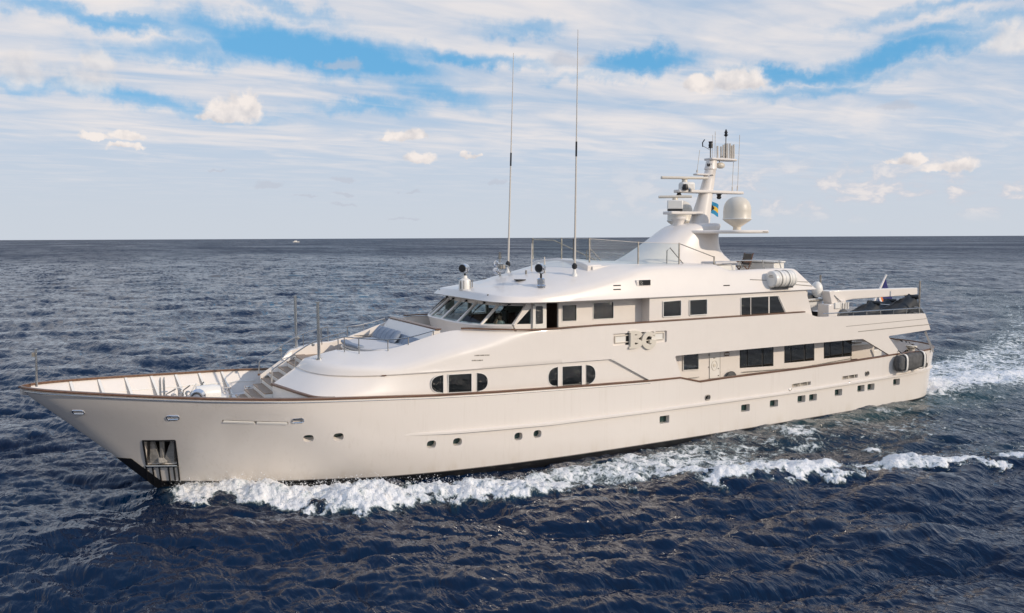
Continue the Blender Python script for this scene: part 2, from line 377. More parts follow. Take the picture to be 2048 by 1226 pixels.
def roundpoly(pts, r, n=4):                                      # round the corners of a 2D polygon
    o = []; m = len(pts); rr = r if hasattr(r, '__len__') else [r] * m
    for i in range(m):
        p = np.array(pts[i], float); a = np.array(pts[i - 1], float); b = np.array(pts[(i + 1) % m], float); q = rr[i]
        if q <= 0: o.append(tuple(p)); continue
        la, lb = np.linalg.norm(a - p), np.linalg.norm(b - p); q = min(q, la * .48, lb * .48)
        A, B = p + (a - p) / la * q, p + (b - p) / lb * q
        for k in range(n + 1):
            t = k / n; o.append(tuple((1 - t) ** 2 * A + 2 * t * (1 - t) * p + t * t * B))
    return o
def catmull(P, n):
    P = [np.array(p, float) for p in P]; out = []
    for i in range(len(P) - 1):
        p0, p1, p2, p3 = P[max(i - 1, 0)], P[i], P[i + 1], P[min(i + 2, len(P) - 1)]
        for k in range(n):
            t = k / n; out.append(0.5 * (2 * p1 + (p2 - p0) * t + (2 * p0 - 5 * p1 + 4 * p2 - p3) * t * t + (3 * p1 - p0 - 3 * p2 + p3) * t ** 3))
    return out + [P[-1]]
def smooth_tab(T):                                               # monotone cubic through the table
    a = np.array(T, float); x, y = a[:, 0], a[:, 1]; h = np.diff(x); dl = np.diff(y) / h; mm = np.zeros(len(x)); mm[1:-1] = np.where(dl[:-1] * dl[1:] > 0, 2 * dl[:-1] * dl[1:] / (dl[:-1] + dl[1:] + 1e-12), 0); mm[0] = dl[0]; mm[-1] = 0
    def f(q):
        q = np.clip(q, x[0], x[-1]); i = np.clip(np.searchsorted(x, q) - 1, 0, len(h) - 1); t = (q - x[i]) / h[i]
        return (2 * t ** 3 - 3 * t ** 2 + 1) * y[i] + (t ** 3 - 2 * t ** 2 + t) * h[i] * mm[i] + (-2 * t ** 3 + 3 * t ** 2) * y[i + 1] + (t ** 3 - t ** 2) * h[i] * mm[i + 1]
    return f
def tab(T): a = np.array(T, float); return lambda x: np.interp(x, a[:, 0], a[:, 1])

# ------------------------------------------------------------------ the yacht: hull
yacht = thing('motor_yacht', 'long cream white motor yacht with raked bow, three decks and a radar mast, heading left', 'yacht', (0, 0, 0))
ZS = tab([(-5.26, 4.45), (-5, 4.44), (-3, 4.29), (-1, 4.13), (1, 3.98), (3, 3.86), (4, 3.79), (5, 3.72), (6.15, 3.645), (7.4, 3.565), (9.8, 3.41), (12.8, 3.28), (15.4, 3.20), (18.1, 3.12), (21, 3.05), (22.84, 3.04), (24.13, 2.73), (25.85, 2.78), (31.1, 2.83), (35.1, 2.92), (37.6, 3.0), (38.8, 3.05), (42, 3.08), (44.4, 3.1)])
YS = smooth_tab([(0, 0), (.08, .25), (.26, .52), (.7, .95), (1.26, 1.32), (2.26, 1.86), (3.26, 2.32), (4.26, 2.74), (5.26, 3.12), (6.26, 3.48), (7.26, 3.80), (8.26, 4.06), (9.26, 4.22), (10.26, 4.29), (12, 4.32), (60, 4.32)])
YW = smooth_tab([(0, 0), (.3, .17), (1, .5), (3.9, 1.95), (6.8, 2.95), (9, 3.6), (12, 4.03), (15.5, 4.25), (18, 4.3), (60, 4.3)])
XSTEM = tab([(-1.4, .7), (-.34, -.36), (1.46, -2.08), (3.1, -3.83), (4.05, -4.92), (4.45, -5.26)])
ZB = -1.2
def hull_pt(v, s):
    z0 = ZB + v * (4.45 - ZB); xs = float(XSTEM(z0)); xe = 43.95 + 0.95 * max(0, (v - .24) / .76) ** 0.8
    x = xs + (xe - xs) * s; z = ZB + v * (float(ZS(x)) - ZB); d_ = x - xs
    g = max(0.0, (v - .20) / .80) ** 1.25
    y = float(YW(d_)) * (1 - g) + float(YS(d_)) * g
    if v < .2: y *= 1 - .25 * (1 - v / .2) ** 2
    x0 = 40.0
    if x > x0: y *= max(0.0, 1 - ((x - x0) / (xe - x0)) ** 2.8) ** 0.36
    return x, y, z
ts = [0.5 * (1 - math.cos(math.pi * i / 170)) for i in range(171)]
ts = sorted(ts + [(x + 5.26) / 50.16 for x in (22.84, 24.13)])
NV = 16
def side_y(x, z):
    lo, hi = 0.0, 1.0
    s1 = 0
    for _ in range(2):
        v = (z - ZB) / (float(ZS(x)) - ZB); z0 = ZB + v * (4.45 - ZB); xs = float(XSTEM(z0)); xe = 43.95 + 0.95 * max(0, (v - .24) / .76) ** 0.8
        s1 = min(1, max(0, (x - xs) / (xe - xs)))
    return hull_pt(v, s1)[1]
def zdeck(x): return float(np.interp(x, [-6, -4.6, -3.8, 0, 4, 6, 20, 45], [4.3, 4.1, 3.3, 3.05, 2.85, 2.7, 2.0, 2.0]))
hb = MB(); rings = []
for s_ in ts:
    pr = [hull_pt(i / NV, s_) for i in range(NV + 1)]
    x, y, z = pr[-1]; zi = min(zdeck(x), z - .12); yi = max(0.0, y - .10); yd = max(0.0, side_y(x, zi) - .16)
    half = [(pr[0][0], 0, ZB)] + pr + [(x, yi, z), (x, yd, zi), (x, 0, zi)]
    rings.append([(a, -b, c) for a, b, c in half] + [(a, b, c) for a, b, c in half[::-1]])
hb.loft(rings)
hull = hb.build('hull', 'hull', yacht, 40)
HH = Hit(hull)

# openings carved in the hull
cm = MB()
def hull_frame(px, py):
    p, n = HH(px, py, 'pn'); n = n.normalized(); t = n.cross(Vector((0, 0, 1))).normalized()
    if t.x < 0: t = -t
    u = t.cross(n).normalized()
    if u.z < 0: u = -u
    return p, n, t, u
panes = []
def hull_hole(px, py, wd, ht, depth, rr, kind, along=None):
    p, n, t, u = hull_frame(px, py)
    if along is not None: t = along.normalized(); u = n.cross(t).normalized(); u = u if u.z > 0 else -u
    pl = roundpoly([(-wd / 2, -ht / 2), (wd / 2, -ht / 2), (wd / 2, ht / 2), (-wd / 2, ht / 2)], rr, 5)
    cm.prism(pl, lambda a, b: p + t * a + u * b + n * .15, lambda a, b: p + t * a + u * b - n * depth)
    panes.append((kind, p, n, t, u, wd, ht, depth, pl))
for px, py in [(617, 877), (677, 874), (863, 889), (915, 884), (1037, 873), (1075, 868)]: hull_hole(px, py, .41, .35, .32, .17, 'port')
for px, py in [(1329, 839), (1491, 816), (1548, 807), (1603, 798), (1626, 795), (1677, 785), (1722, 777), (1742, 774), (1793, 764)]: hull_hole(px, py, .60, .38, .30, .07, 'rect')
for px, py, wd in [(1603, 769, 1.45), (1700, 754, 1.3)]: hull_hole(px, py, wd, .20, .26, .05, 'slot', HH(px + 22, py - 3.4) - HH(px - 22, py + 3.4))
for px, py in [(157, 824), (346, 835), (596, 841)]: hull_hole(px, py, .43, .18, .18, .09, 'fair')
for px, py in [(1415, 795), (1734, 747), (1852, 730)]: hull_hole(px, py, .30, .24, .18, .12, 'fair2')
hull_hole(511, 845, 2.45, .15, .12, .06, 'slot2', HH(567, 847) - HH(455, 843.5))
# anchor pocket
ap = [HH(*q) for q in ((287, 882), (349, 883), (356, 928), (293, 930))]
an = (ap[1] - ap[0]).cross(ap[3] - ap[0]).normalized(); an = an if an.y < 0 else -an
cm.add([q + an * .3 for q in ap] + [q - an * .55 for q in ap], [(3, 2, 1, 0), (4, 5, 6, 7), (0, 1, 5, 4), (1, 2, 6, 5), (2, 3, 7, 6), (3, 0, 4, 7)])
cut(hull, cm, 40)
for kind, p, n, t, u, wd, ht, depth, pl in panes:
    if kind in ('port', 'rect'):
        MB().prism([(a * .985, b * .97) for a, b in pl], lambda a, b: p + t * a + u * b - n * (depth - .045), lambda a, b: p + t * a + u * b - n * (depth + .02)).build('porthole', 'portglass', hull)
    if kind in ('fair', 'fair2'):
        MB().tube([p + t * a * 1.03 + u * b * 1.05 + n * .012 for a, b in pl], .028, 6, True).build('fairlead', 'chrome' if kind == 'fair' else 'dullsteel', hull)
        MB().prism([(a * .97, b * .95) for a, b in pl], lambda a, b: p + t * a + u * b - n * (depth - .02), lambda a, b: p + t * a + u * b - n * (depth + .03)).build('dark_throat', 'shadow_black' if kind == 'fair2' else 'steel', hull)
    if kind == 'slot':
        MB().prism([(q * .985, r * .94) for q, r in pl], lambda a, b: p + t * a + u * b - n * (depth - .01), lambda a, b: p + t * a + u * b - n * (depth + .02)).build('slot_plate', 'dullsteel', hull)
        for k in (-.38, 0, .38): MB().tube([p + t * (k * wd) - u * .09 - n * .12, p + t * (k * wd) + u * .09 - n * .12], .035, 8).build('roller', 'brass', hull)
    if kind == 'slot2':
        for k in (-1, 1): MB().prism([(a * .47 + k * wd * .252, b * .55 - .02) for a, b in pl], lambda a, b: p + t * a + u * b + n * .02, lambda a, b: p + t * a + u * b - n * .11).build('rubbing_bar', 'trimwhite', hull)
for q in ((1580, 779), (1699, 765)):
    p, n, t, u = hull_frame(*q); MB().sphere(p, .09, 10, 6, (1.3, .6, .7)).build('overboard_drain', 'steel', hull)

# teak cap rail round the whole sheer, thin steel line beneath it
def sheer(x, dy=0.0, dz=0.0, side=-1):
    s_ = (x + 5.26) / 50.16; a, b, c = hull_pt(1.0, s_); return (a, side * max(0.0, b + dy), c + dz)
def sheer_path(x0, x1, dy, dz, n):
    port = [sheer(x, dy, dz) for x in np.linspace(x1, x0, n)]
    return port
xs_all = sorted(set([-5.26 + 50.16 * t for t in ts[1:-1]] + [-5.2, -5.1, -4.95]))
cap = MB()
cw = []
for x in xs_all:
    a, b, c = sheer(x); cw.append((x, -b, c))
rr_ = []
for side in (-1, 1):
    seq = cw if side == -1 else cw[::-1]
    for x, b, c in seq:
        w_ = 0.17 if x < 21 else 0.10
        bi = max(.02, b - w_)
        rr_.append([(x, side * (b + .035), c + .005), (x, side * (b + .045), c + .05), (x, side * (b + .01), c + .085), (x, side * bi, c + .085), (x, side * (bi + .0), c + .005)])
    if side == -1:
        x, b, c = cw[-1]; rr_.append([(44.92, 0, c + .005), (44.93, 0, c + .05), (44.89, 0, c + .085), (44.76, 0, c + .085), (44.76, 0, c + .005)])
rr_.append([(-5.31, 0, 4.455), (-5.32, 0, 4.50), (-5.28, 0, 4.535), (-4.9, 0, 4.535), (-4.9, 0, 4.455)])
cap.loft(rr_, True, False, True)
cap.build('cap_rail', 'teak', hull, 40)
ln = MB(); ln.tube([sheer(x, .012, -.07) for x in np.linspace(-5.1, 21.0, 110)], .018, 6); ln.mirror(); ln.build('trim_line', 'steel', hull)
# rubbing strake
RUB = [(8.76, 1.89), (10.45, 1.79), (15.37, 1.62), (21, 1.60), (31.1, 1.63), (39.45, 1.81), (43.3, 1.97)]
RZ = tab(RUB)
st = MB(); rr_ = []
for x in np.linspace(8.5, 43.2, 110):
    z = float(RZ(x)); y = side_y(x, z); k = min(1, (x - 8.5) / 2.5) * .11
    rr_.append([(x, -(y - .05), z + .05 + k * .45), (x, -(y + k), z + .035), (x, -(y + k), z - .05), (x, -(y - .05), z - .055)])
st.loft(rr_); st.mirror(); st.build('rubbing_strake', 'white', hull, 30)
# stem guard: dark plate up the lower stem
sg = MB(); rr_ = []
for v in np.linspace(.05, .475, 16):
    pts_ = []
    xs = hull_pt(v, 0.0)[0]
    for q in (0, .08, .2, .34, .5):
        a_, b_, c_ = hull_pt(v, q / 44.5); pts_.append((a_, b_, c_))
    rr_.append([(a_ - .03, -b_ - .03, c_) for a_, b_, c_ in pts_[::-1]] + [(a_ - .03, b_ + .03, c_) for a_, b_, c_ in pts_[1:]] + [(pts_[-1][0], 0, pts_[-1][2])])
sg.loft(rr_); sg.build('stem_guard', 'black', hull, 50)
# inner bulwark frames on the foredeck
for x in np.arange(-3.6, 3.2, 1.02):
    for sd_ in (-1, 1):
        a, b, c = hull_pt(1.0, (x + 5.26) / 50.16); zb = zdeck(x)
        b2 = side_y(x, zb) - .16
        MB().loft([[(x - .05, sd_ * (b - .08), c), (x + .05, sd_ * (b - .08), c), (x + .05, sd_ * (b - .19), c), (x - .05, sd_ * (b - .19), c)],
                   [(x - .05 + .30, sd_ * (b2 + .03), zb), (x + .05 + .30, sd_ * (b2 + .03), zb), (x + .05 + .30, sd_ * (b2 - .35), zb), (x - .05 + .30, sd_ * (b2 - .35), zb)]]).build('bulwark_frame', 'trimwhite', hull)
MB().tube([(x, .5 * (hull_pt(1, (x + 5.26) / 50.16)[1] - .10 + side_y(x, zdeck(x)) - .16), (ZS(x) + zdeck(x)) / 2) for x in np.linspace(-3.6, 4.0, 24)], .035, 6).mirror().build('bulwark_stringer', 'trimwhite', hull)
# deck sheets
dk = MB(); rr_ = []
for x in np.linspace(-3.9, 6.4, 26):
    b = side_y(x, zdeck(x)) - .17; z = zdeck(x) + .006; rr_.append([(x, -b, z), (x, b, z)])
dk.loft(rr_, False, False); dk.build('foredeck', 'deckwhite', hull)

# ------------------------------------------------------------------ main deckhouse and the sculpted upper bulwark
LCI = [((4.75, -1.3, 4.62), (5.05, -1.3, 4.95), (5.2, -1.3, 5.0)), ((5.0, -2.3, 4.54), (5.25, -2.25, 4.92), (5.85, -1.33, 5.15)), ((5.5, -3.1, 4.48), (5.7, -3.0, 4.87), (6.5, -1.42, 5.27)),
       ((6.2, -3.6, 4.45), (6.35, -3.5, 4.82), (7.1, -1.8, 5.23)), ((7.1, -3.9, 4.42), (7.2, -3.82, 4.76), (7.7, -2.35, 5.25)), ((8.4, -4.1, 4.41), (8.45, -4.02, 4.72), (8.6, -2.8, 5.40)),
       ((10.6, -4.24, 4.39), (10.6, -4.17, 5.15), (10.4, -3.1, 5.92)), ((11.7, -4.28, 4.385), (11.7, -4.21, 5.33), (11.4, -3.4, 6.06)), ((13.0, -4.3, 4.38), (13.0, -4.26, 5.54), (12.8, -3.98, 6.0)),
       ((14.4, -4.3, 4.36), (14.4, -4.285, 5.85), (14.4, -4.18, 5.91)), ((16.0, -4.3, 4.345), (16.0, -4.3, 5.895), (16.0, -4.24, 5.905))]
NB = 6
Lc, Cc, Ic = (catmull([q[k] for q in LCI], NB) for k in range(3))
def bez(a, b, c, n): return [(1 - t) ** 2 * a + 2 * t * (1 - t) * b + t * t * c for t in np.linspace(0, 1, n)]
ub = MB(); rr_ = []
for i, (L, C, I) in enumerate(zip(Lc, Cc, Ic)):
    ci, cl = I - C, L - C; li, ll = np.linalg.norm(ci), np.linalg.norm(cl)
    a = C + ci / li * min(.30, li * .45); b = C + cl / ll * min(.22, ll * .45)
    I0 = I + (C - I) / li * min(.06, li * .2)
    fl = min(4.3, I[2] - .3) if i > 0 else 4.3
    inb = V3(0, .14, 0) if I[0] > 5.3 else V3(0, .0, 0)
    ring = [V3(I[0], I[1], 4.3), I - V3(0, 0, .05), I0] + [I0 + (a - I0) * .5 + V3(0, 0, .02 * li)] + [a + (I0 - a) * .12] + bez(a, C, b, 7) + [b + (L - b) * .12, b + (L - b) * .5, b + (L - b) * .86] + [L + V3(0, 0, .04), L + V3(0, .02, 0), L + V3(.02 * (i < 24), .22, .0)]
    rr_.append(ring)
ub.loft(rr_, True, True); ub.mirror()
upper = ub.build('upper_bulwark', 'white', yacht, 32)
# main deckhouse wall between cap rail and the bulwark lip
BS = [(3.77, -1.3, 4.0), (4.12, -2.25, 3.93), (4.5, -3.2, 3.85), (5.0, -3.85, 3.76), (6.1, -4.17, 3.70), (8.4, -4.19, 3.54), (10.6, -4.19, 3.42), (11.7, -4.19, 3.37), (13, -4.19, 3.32), (14.4, -4.19, 3.27), (16, -4.19, 3.23)]
Bc = catmull(BS, NB); md_ = MB(); rr_ = []
for i, (L, Bq) in enumerate(zip(Lc, Bc)):
    top = L + V3(.03, .09, .03); top[1] = min(top[1], -1.3); q = [top + (Bq - top) * t for t in (0, .25, .5, .75, 1)]
    inn = V3(.25, .35, 0) if i < 24 else V3(0, .35, 0)
    bl = Bq + V3(.02, .02, 0); 
    zl = 2.6 if i <= NB * 2 else Bq[2] - .22
    rr_.append(q + [V3(bl[0], bl[1], zl), V3(bl[0] + inn[0], min(bl[1] + .35, -1.0), zl), V3(top[0] + inn[0], min(top[1] + .35, -1.0), top[2])])
for x in (18.0, 20.0, 21.4):
    zb = float(ZS(x)) + .04; q = [V3(x, -4.19, 4.4 + (zb - 4.4) * t) for t in (0, .25, .5, .75, 1)]
    rr_.append(q + [V3(x, -4.17, zb - .22), V3(x, -3.84, zb - .22), V3(x, -3.84, 4.4)])
md_.loft(rr_, True, True)
deckhouse = md_.build('main_deckhouse', 'white', yacht, 32)
HD = Hit(deckhouse)
# three-light windows with rounded ends, set into the wall
cw_ = MB(); winset = []
for secs in ([(861.7, 886.6, 751.5, 786.8, 749.7, 785.6), (896.3, 943.0, 748.9, 785.9, 746.3, 783.6), (952.7, 975.3, 745.8, 783.2, 744.8, 781.6)], [(1095.7, 1115.6, 735.2, 774.2, 733.4, 772.6), (1123.8, 1163.5, 732.8, 772.8, 730.4, 769.8), (1171.4, 1190.5, 729.6, 769.4, 728.4, 768.0)]):
    for k, (xa_, xb_, ta, ba, tb_, bb_) in enumerate(secs):
        base = [(q.x, q.z) for q in (aty(xa_, ba, -4.17), aty(xb_, bb_, -4.17), aty(xb_, tb_, -4.17), aty(xa_, ta, -4.17))]
        if k == 1: winset.append(roundpoly(base, .03, 4)); continue
        A, Bq_, Cq_, D = (np.array(q) for q in base); st_, sb_, et_ = (Bq_, Cq_, -1) if k == 0 else (A, D, 1)
        mid_ = (st_ + sb_) / 2; hv = (sb_ - st_) / 2; hu = ((A + D) / 2 - mid_) if k == 0 else ((Bq_ + Cq_) / 2 - mid_)
        winset.append([tuple(mid_ + hv * math.copysign(abs(math.sin(t)) ** .85, math.sin(t)) + hu * abs(math.cos(t)) ** .85) for t in np.linspace(-math.pi / 2, math.pi / 2, 19)])
for pl in winset: cw_.plate(pl, -4.4, -4.10)
cut(deckhouse, cw_, 32)
for pl in winset:
    c = np.mean(pl, 0); MB().plate([tuple(c + (np.array(q) - c) * .99) for q in pl], -4.155, -4.08).build('window', 'glass', deckhouse)
    MB().tube([(q[0], -4.197, q[1]) for q in pl], .018, 5, True).build('window_frame', 'trimwhite', deckhouse)
md2 = MB(); md2.v = [(x, -y, z) for x, y, z in md_.v]; md2.f = [f[::-1] for f in md_.f]; md2.build('main_deckhouse_side', 'white', yacht, 32)
# teak step sweeping from the stairs down onto the cap rail
MB().strip([q + V3(-.02, -.03, .0) for q in Bc[:NB * 3 + 5]], .16, .085).build('teak_step', 'teak', deckhouse)
MB().strip([(q + V3(-.02, -.03, .0)) * V3(1, -1, 1) for q in Bc[:NB * 3 + 5]], .16, .085).build('teak_step', 'teak', deckhouse)

# side band of the upper deck: one plate per side from the bulwark lip to the stern, with the wing strut
band = [(16, 5.9), (31.45, 5.9), (32.2, 5.66), (32.6, 5.6), (41.55, 5.37), (42.12, 4.36), (38.25, 4.20), (39.38, 3.13), (38.5, 3.06), (36.1, 4.18), (22.5, 4.19), (22.95, 3.10), (21.05, 3.11), (18.8, 4.31), (16, 4.345)]
brad = [0, 0, .15, .15, .08, .05, .18, .05, .05, .12, .14, .03, .03, .1, 0]
bp = MB(); bpl = roundpoly(band, brad, 5)
bp.plate(bpl, -4.3, -4.12)
sideband = bp.build('side_band', 'white', yacht, 30)
HB = Hit(sideband)
def px_xz(px, py, Y=-4.3): p = aty(px, py, Y); return (p.x, p.z)
bc_ = MB()
rec = roundpoly([px_xz(1226, 692), px_xz(1334, 684), px_xz(1334, 661), px_xz(1226, 668)], .06)
bc_.plate(rec, -4.4, -4.20)
for (a, b), hh in ((((1692, 653), (1857, 637)), .03), (((1716, 663.5), (1862, 648.5)), .045)):
    x0, z0 = px_xz(*a); x1, z1 = px_xz(*b); bc_.plate([(x0, z0 - hh / 2), (x1, z1 - hh / 2), (x1, z1 + hh / 2), (x0, z0 + hh / 2)], -4.4, -4.26)
cut(sideband, bc_, 30)
for a, b, hh in (((1692, 653), (1857, 637), .03), ((1716, 663.5), (1862, 648.5), .045)):
    x0, z0 = px_xz(*a); x1, z1 = px_xz(*b); MB().plate([(x0 + .02, z0 - hh * .45), (x1 - .02, z1 - hh * .45), (x1 - .02, z1 + hh * .45), (x0 + .02, z0 + hh * .45)], -4.285, -4.262).build('groove_shade', 'grey', sideband)  # grey strips standing in for the shade inside the grooves
bp2 = MB().plate(bpl, 4.12, 4.3); bp2.build('side_band', 'white', yacht, 30)
# thin white bead along the slanted edge of the band
MB().tube([(x, -4.30, z) for x, z in ((18.72, 4.30), (18.95, 4.2), (21.0, 3.11))], .02, 6).build('band_bead', 'trimwhite', sideband)
# decks and soffits
MB().slab([(15.5, -4.14), (41.5, -4.14), (41.9, -3.6), (41.9, 3.6), (41.5, 4.14), (15.5, 4.14)], 4.35, 4.98).build('upper_deck', 'deckwhite', yacht)
MB().slab([(13.2, -4.13), (15.5, -4.13), (15.5, 4.13), (13.2, 4.13)], 4.40, 4.98).build('side_deck', 'deckwhite', yacht)
MB().prism([(-4.12, 4.36), (4.12, 4.36), (4.0, 5.36), (-4.0, 5.36)], lambda a, b: (41.62 + (5.36 - b) * .55, a, b), lambda a, b: (41.72 + (5.36 - b) * .55, a, b)).build('stern_bulwark', 'white', yacht)
# teak capping of the upper bulwark
IR = catmull([q[2] for q in LCI], NB)
MB().strip([q + V3(0, -.03, .03) for q in IR[NB * 7:]] + [V3(x, -4.21, z) for x, z in ((18, 5.945), (24, 5.945), (31.42, 5.94))], .22, .06).mirror().build('teak_rail', 'teak', upper)
# main saloon wall set back on the side deck
sal = MB().box((28.7, -3.25, 3.1), (15.0, .16, 2.6)).build('saloon_wall', 'white', yacht, bevel=.02)
MB().box((28.7, 3.25, 3.1), (15.0, .16, 2.6)).build('saloon_wall', 'white', yacht)
MB().box((36.25, 0, 3.15), (.14, 6.66, 2.4)).build('aft_bulkhead', 'white', yacht)
MB().box((22.2, -3.75, 3.4), (.12, .9, 2.0)).build('side_deck_end', 'white', yacht)
MB().slab([(21.4, -4), (38, -4), (41.0, -3.2), (41.0, 3.2), (38, 4), (21.4, 4)], 1.97, 2.03).build('aft_deck', 'teakdeck', yacht)
def ypanes(name, quad, Y, m, parent, rad=.03, thick=.03, frame=None, muntins=()):
    pl = roundpoly([px_xz(px, py, Y) for px, py in quad], rad)
    o = MB().plate(pl, Y, Y + thick).build(name, m, parent)
    if frame: MB().tube([(x, Y - .01, z) for x, z in pl], frame[0], 5, True).build('window_frame' if 'window' in name else 'door_frame', frame[1], o if parent is yacht else parent)
    return o
for x0, x1, (a, b) in ((1481, 1545, (703, 697)), (1570, 1627, (691.5, 688)), (1649, 1702, (684.5, 679))):
    h0 = 735 if x0 == 1481 else (725 if x0 == 1570 else 716); h1 = h0 - (4 if x0 == 1481 else 5)
    a -= 4; b -= 4
    W_ = [(x0, h0), (x1, h1), (x1, b), (x0, a)]
    for u0, u1 in ((0, .19), (.225, .66), (.72, 1)):
        L_ = lambda u, t: (x0 + (x1 - x0) * u, (a + (b - a) * u) * t + (h0 + (h1 - h0) * u) * (1 - t))
        ypanes('window', [L_(u0, 0), L_(u1, 0), L_(u1, 1), L_(u0, 1)], -3.36, 'glass', sal, .01)
    ypanes('window_surround', [L_(-.02, -.03), L_(1.03, -.03), L_(1.03, 1.02), L_(-.02, 1.02)], -3.338, 'black', sal, .03)
ypanes('window', [(1366, 741), (1397, 739), (1397, 706), (1366, 708)], -3.36, 'glass', sal, .02, frame=(.025, 'trimwhite'))
dr = ypanes('side_door', [(1419, 757), (1440, 755), (1440, 700), (1419, 702)], -3.35, 'trimwhite', yacht, .02, .03, frame=(.008, 'grey'))
p = aty(1429, 731, -3.36); MB().tube([p + Vector((math.cos(t) * .19, -.0, math.sin(t) * .25)) for t in np.linspace(0, 2 * math.pi, 20)[:-1]], .012, 5, True).build('crest_ring', 'brass', dr)
MB().lathe(p, [(.09, 0), (.09, .012), (0, .014)], 14, (0, -1, 0)).build('crest', 'brass', dr)
MB().box(aty(1429, 716, -3.36), (.12, .02, .04)).build('door_plate', 'dullsteel', dr)
for q in ((1418, 710), (1418, 734), (1418, 758), (1437, 737), (1437, 751)): MB().box(aty(*q, -3.365), (.05, .03, .05)).build('hinge', 'dullsteel', dr)
MB().box(aty(1454, 708, -3.36), (.27, .05, .2)).build('signboard', 'wicker', sal)
for k in (-.09, 0, .09): MB().box(aty(1454, 708, -3.395) + Vector((k, 0, 0)), (.05, .02, .11)).build('sign_letter', 'trimwhite', sal)
def disc(px, py, Y, rx, name, parent):
    p = aty(px, py, Y); o = MB().tube([p + Vector((math.cos(t) * rx, 0, math.sin(t) * rx)) for t in np.linspace(0, 2 * math.pi, 25)[:-1]], .035, 6, True).build(name, 'black', parent)
    MB().lathe(p + Vector((0, .02, 0)), [(rx * .98, 0), (rx * .98, .06), (rx * .6, .10)], 24, (0, -1, 0)).build('cover', 'canvas', o); return o
disc(1462, 757, -3.45, .36, 'lifebuoy', yacht)
hr = MB().tube([aty(1486, 744, -3.42), aty(1600, 735, -3.42), aty(1704, 716.5, -3.42)], .022, 6).build('handrail', 'dullsteel', sal)
MB().tube([aty(1372, 757, -3.42), aty(1398, 754, -3.42)], .018, 6).build('handrail', 'dullsteel', sal)

# ------------------------------------------------------------------ upper deckhouse, pilothouse, roof
up_house = MB().box((26.6, -3.95, 6.05), (10.9, .10, 2.15)).build('upper_deckhouse', 'white', yacht)
_uh = up_house.data
for v in _uh.vertices:                                            # rake the after end
    if v.co.x > 31: v.co.x += (7.1 - v.co.z) * .42 - .35 if v.co.z < 6.1 else -.3
MB().box((26.6, 3.95, 6.05), (10.9, .10, 2.15)).build('upper_deckhouse', 'white', yacht)
MB().box((21.22, 0, 6.05), (.12, 7.8, 2.14)).build('deckhouse_front', 'white', yacht)
MB().box((32.0, 0, 6.05), (.12, 7.7, 2.15)).build('deckhouse_back', 'white', yacht)
for q in ([(1326, 634), (1362, 632), (1362, 600), (1326, 603)], [(1379, 631), (1414, 629), (1414, 598), (1379, 600)]):
    ypanes('window', q, -4.02, 'glass', up_house, .06, frame=(.028, 'trimwhite'))
W_ = [(1483, 630), (1571, 626), (1556, 592), (1483, 596)]
for a in ([(1483, 630), (1501, 629.2), (1501, 595), (1483, 596)], [(1503, 629.1), (1537, 627.6), (1537, 593.2), (1503, 595)], [(1540, 627.4), (1570, 626), (1555, 592.4), (1540, 593)]):
    ypanes('window', a, -4.02, 'glass', up_house, .03)
MB().tube([(x, -4.01, z) for x, z in roundpoly([px_xz(a, b, -4.02) for a, b in [(1482, 631), (1573, 627), (1557, 591), (1482, 595)]], .08)], .03, 6, True).build('window_frame', 'trimwhite', up_house)
# forward cabin and pilothouse side walls
pil = MB()
pil.plate([(14.35, 4.98), (21.2, 4.98), (21.2, 7.09), (14.75, 7.09), (14.0, 6.09), (14.35, 5.6)], -3.36, -3.24)
pilot = pil.build('pilothouse', 'white', yacht, 30)
pc = MB()
def cut_at(quad, Y, rad, d0=.2, d1=.3):
    pl = roundpoly([px_xz(px, py, Y) for px, py in quad], rad); pc.plate(pl, Y - d0, Y + d1); return pl
door_open = cut_at([(1093, 668), (1117, 667), (1117, 606), (1093, 606)], -3.36, .02)
w_a = cut_at([(1124, 643), (1153, 642), (1153, 609), (1124, 610)], -3.36, .05, .2, .05)
w_b = cut_at([(1186, 639), (1227, 637), (1227, 603.5), (1186, 605.5)], -3.36, .05, .2, .05)
w_7 = cut_at([(1033, 648.5), (1062, 648), (1062, 616)], -3.36, .03)
cut(pilot, pc, 30)
for pl in (w_a, w_b): MB().plate(pl, -3.325, -3.30).build('window', 'glass', pilot); MB().tube([(x, -3.365, z) for x, z in pl], .022, 5, True).build('window_frame', 'trimwhite', pilot)
MB().plate(w_7, -3.32, -3.30).build('window', 'tealglass', pilot)
fw_ = MB().plate([(13.2, 4.98), (21.2, 4.98), (21.2, 7.09), (13.75, 7.09)], 3.30, 3.42).build('pilothouse_wall', 'white', yacht)
fc_ = MB()
for xa_, xb_ in ((14.1, 14.9), (15.1, 15.95), (16.1, 17.0)): fc_.plate([(xa_, 6.0), (xb_, 6.0), (xb_, 6.95), (xa_, 6.95)], 3.1, 3.5)
cut(fw_, fc_, 30); MB().plate([(14.4, 5.0), (18.7, 5.0), (18.7, 5.97), (14.4, 5.97)], 3.20, 3.235).build('wainscot', 'wicker', fw_)
# sliding door leaf standing proud of the wall
dl = ypanes('pilothouse_door', [(1066, 660), (1092, 658), (1092, 606), (1066, 607)], -3.46, 'trimwhite', yacht, .03, .06)
ypanes('door_pane', [(1072, 648), (1086, 647), (1086, 612), (1072, 612.5)], -3.475, 'glass', dl, .04, .02)
MB().box(aty(1069.5, 657, -3.475), (.12, .02, .02)).build('door_plate', 'dullsteel', dl)
MB().box(aty(1068, 610, -3.475), (.03, .03, .06)).build('hinge', 'black', dl)
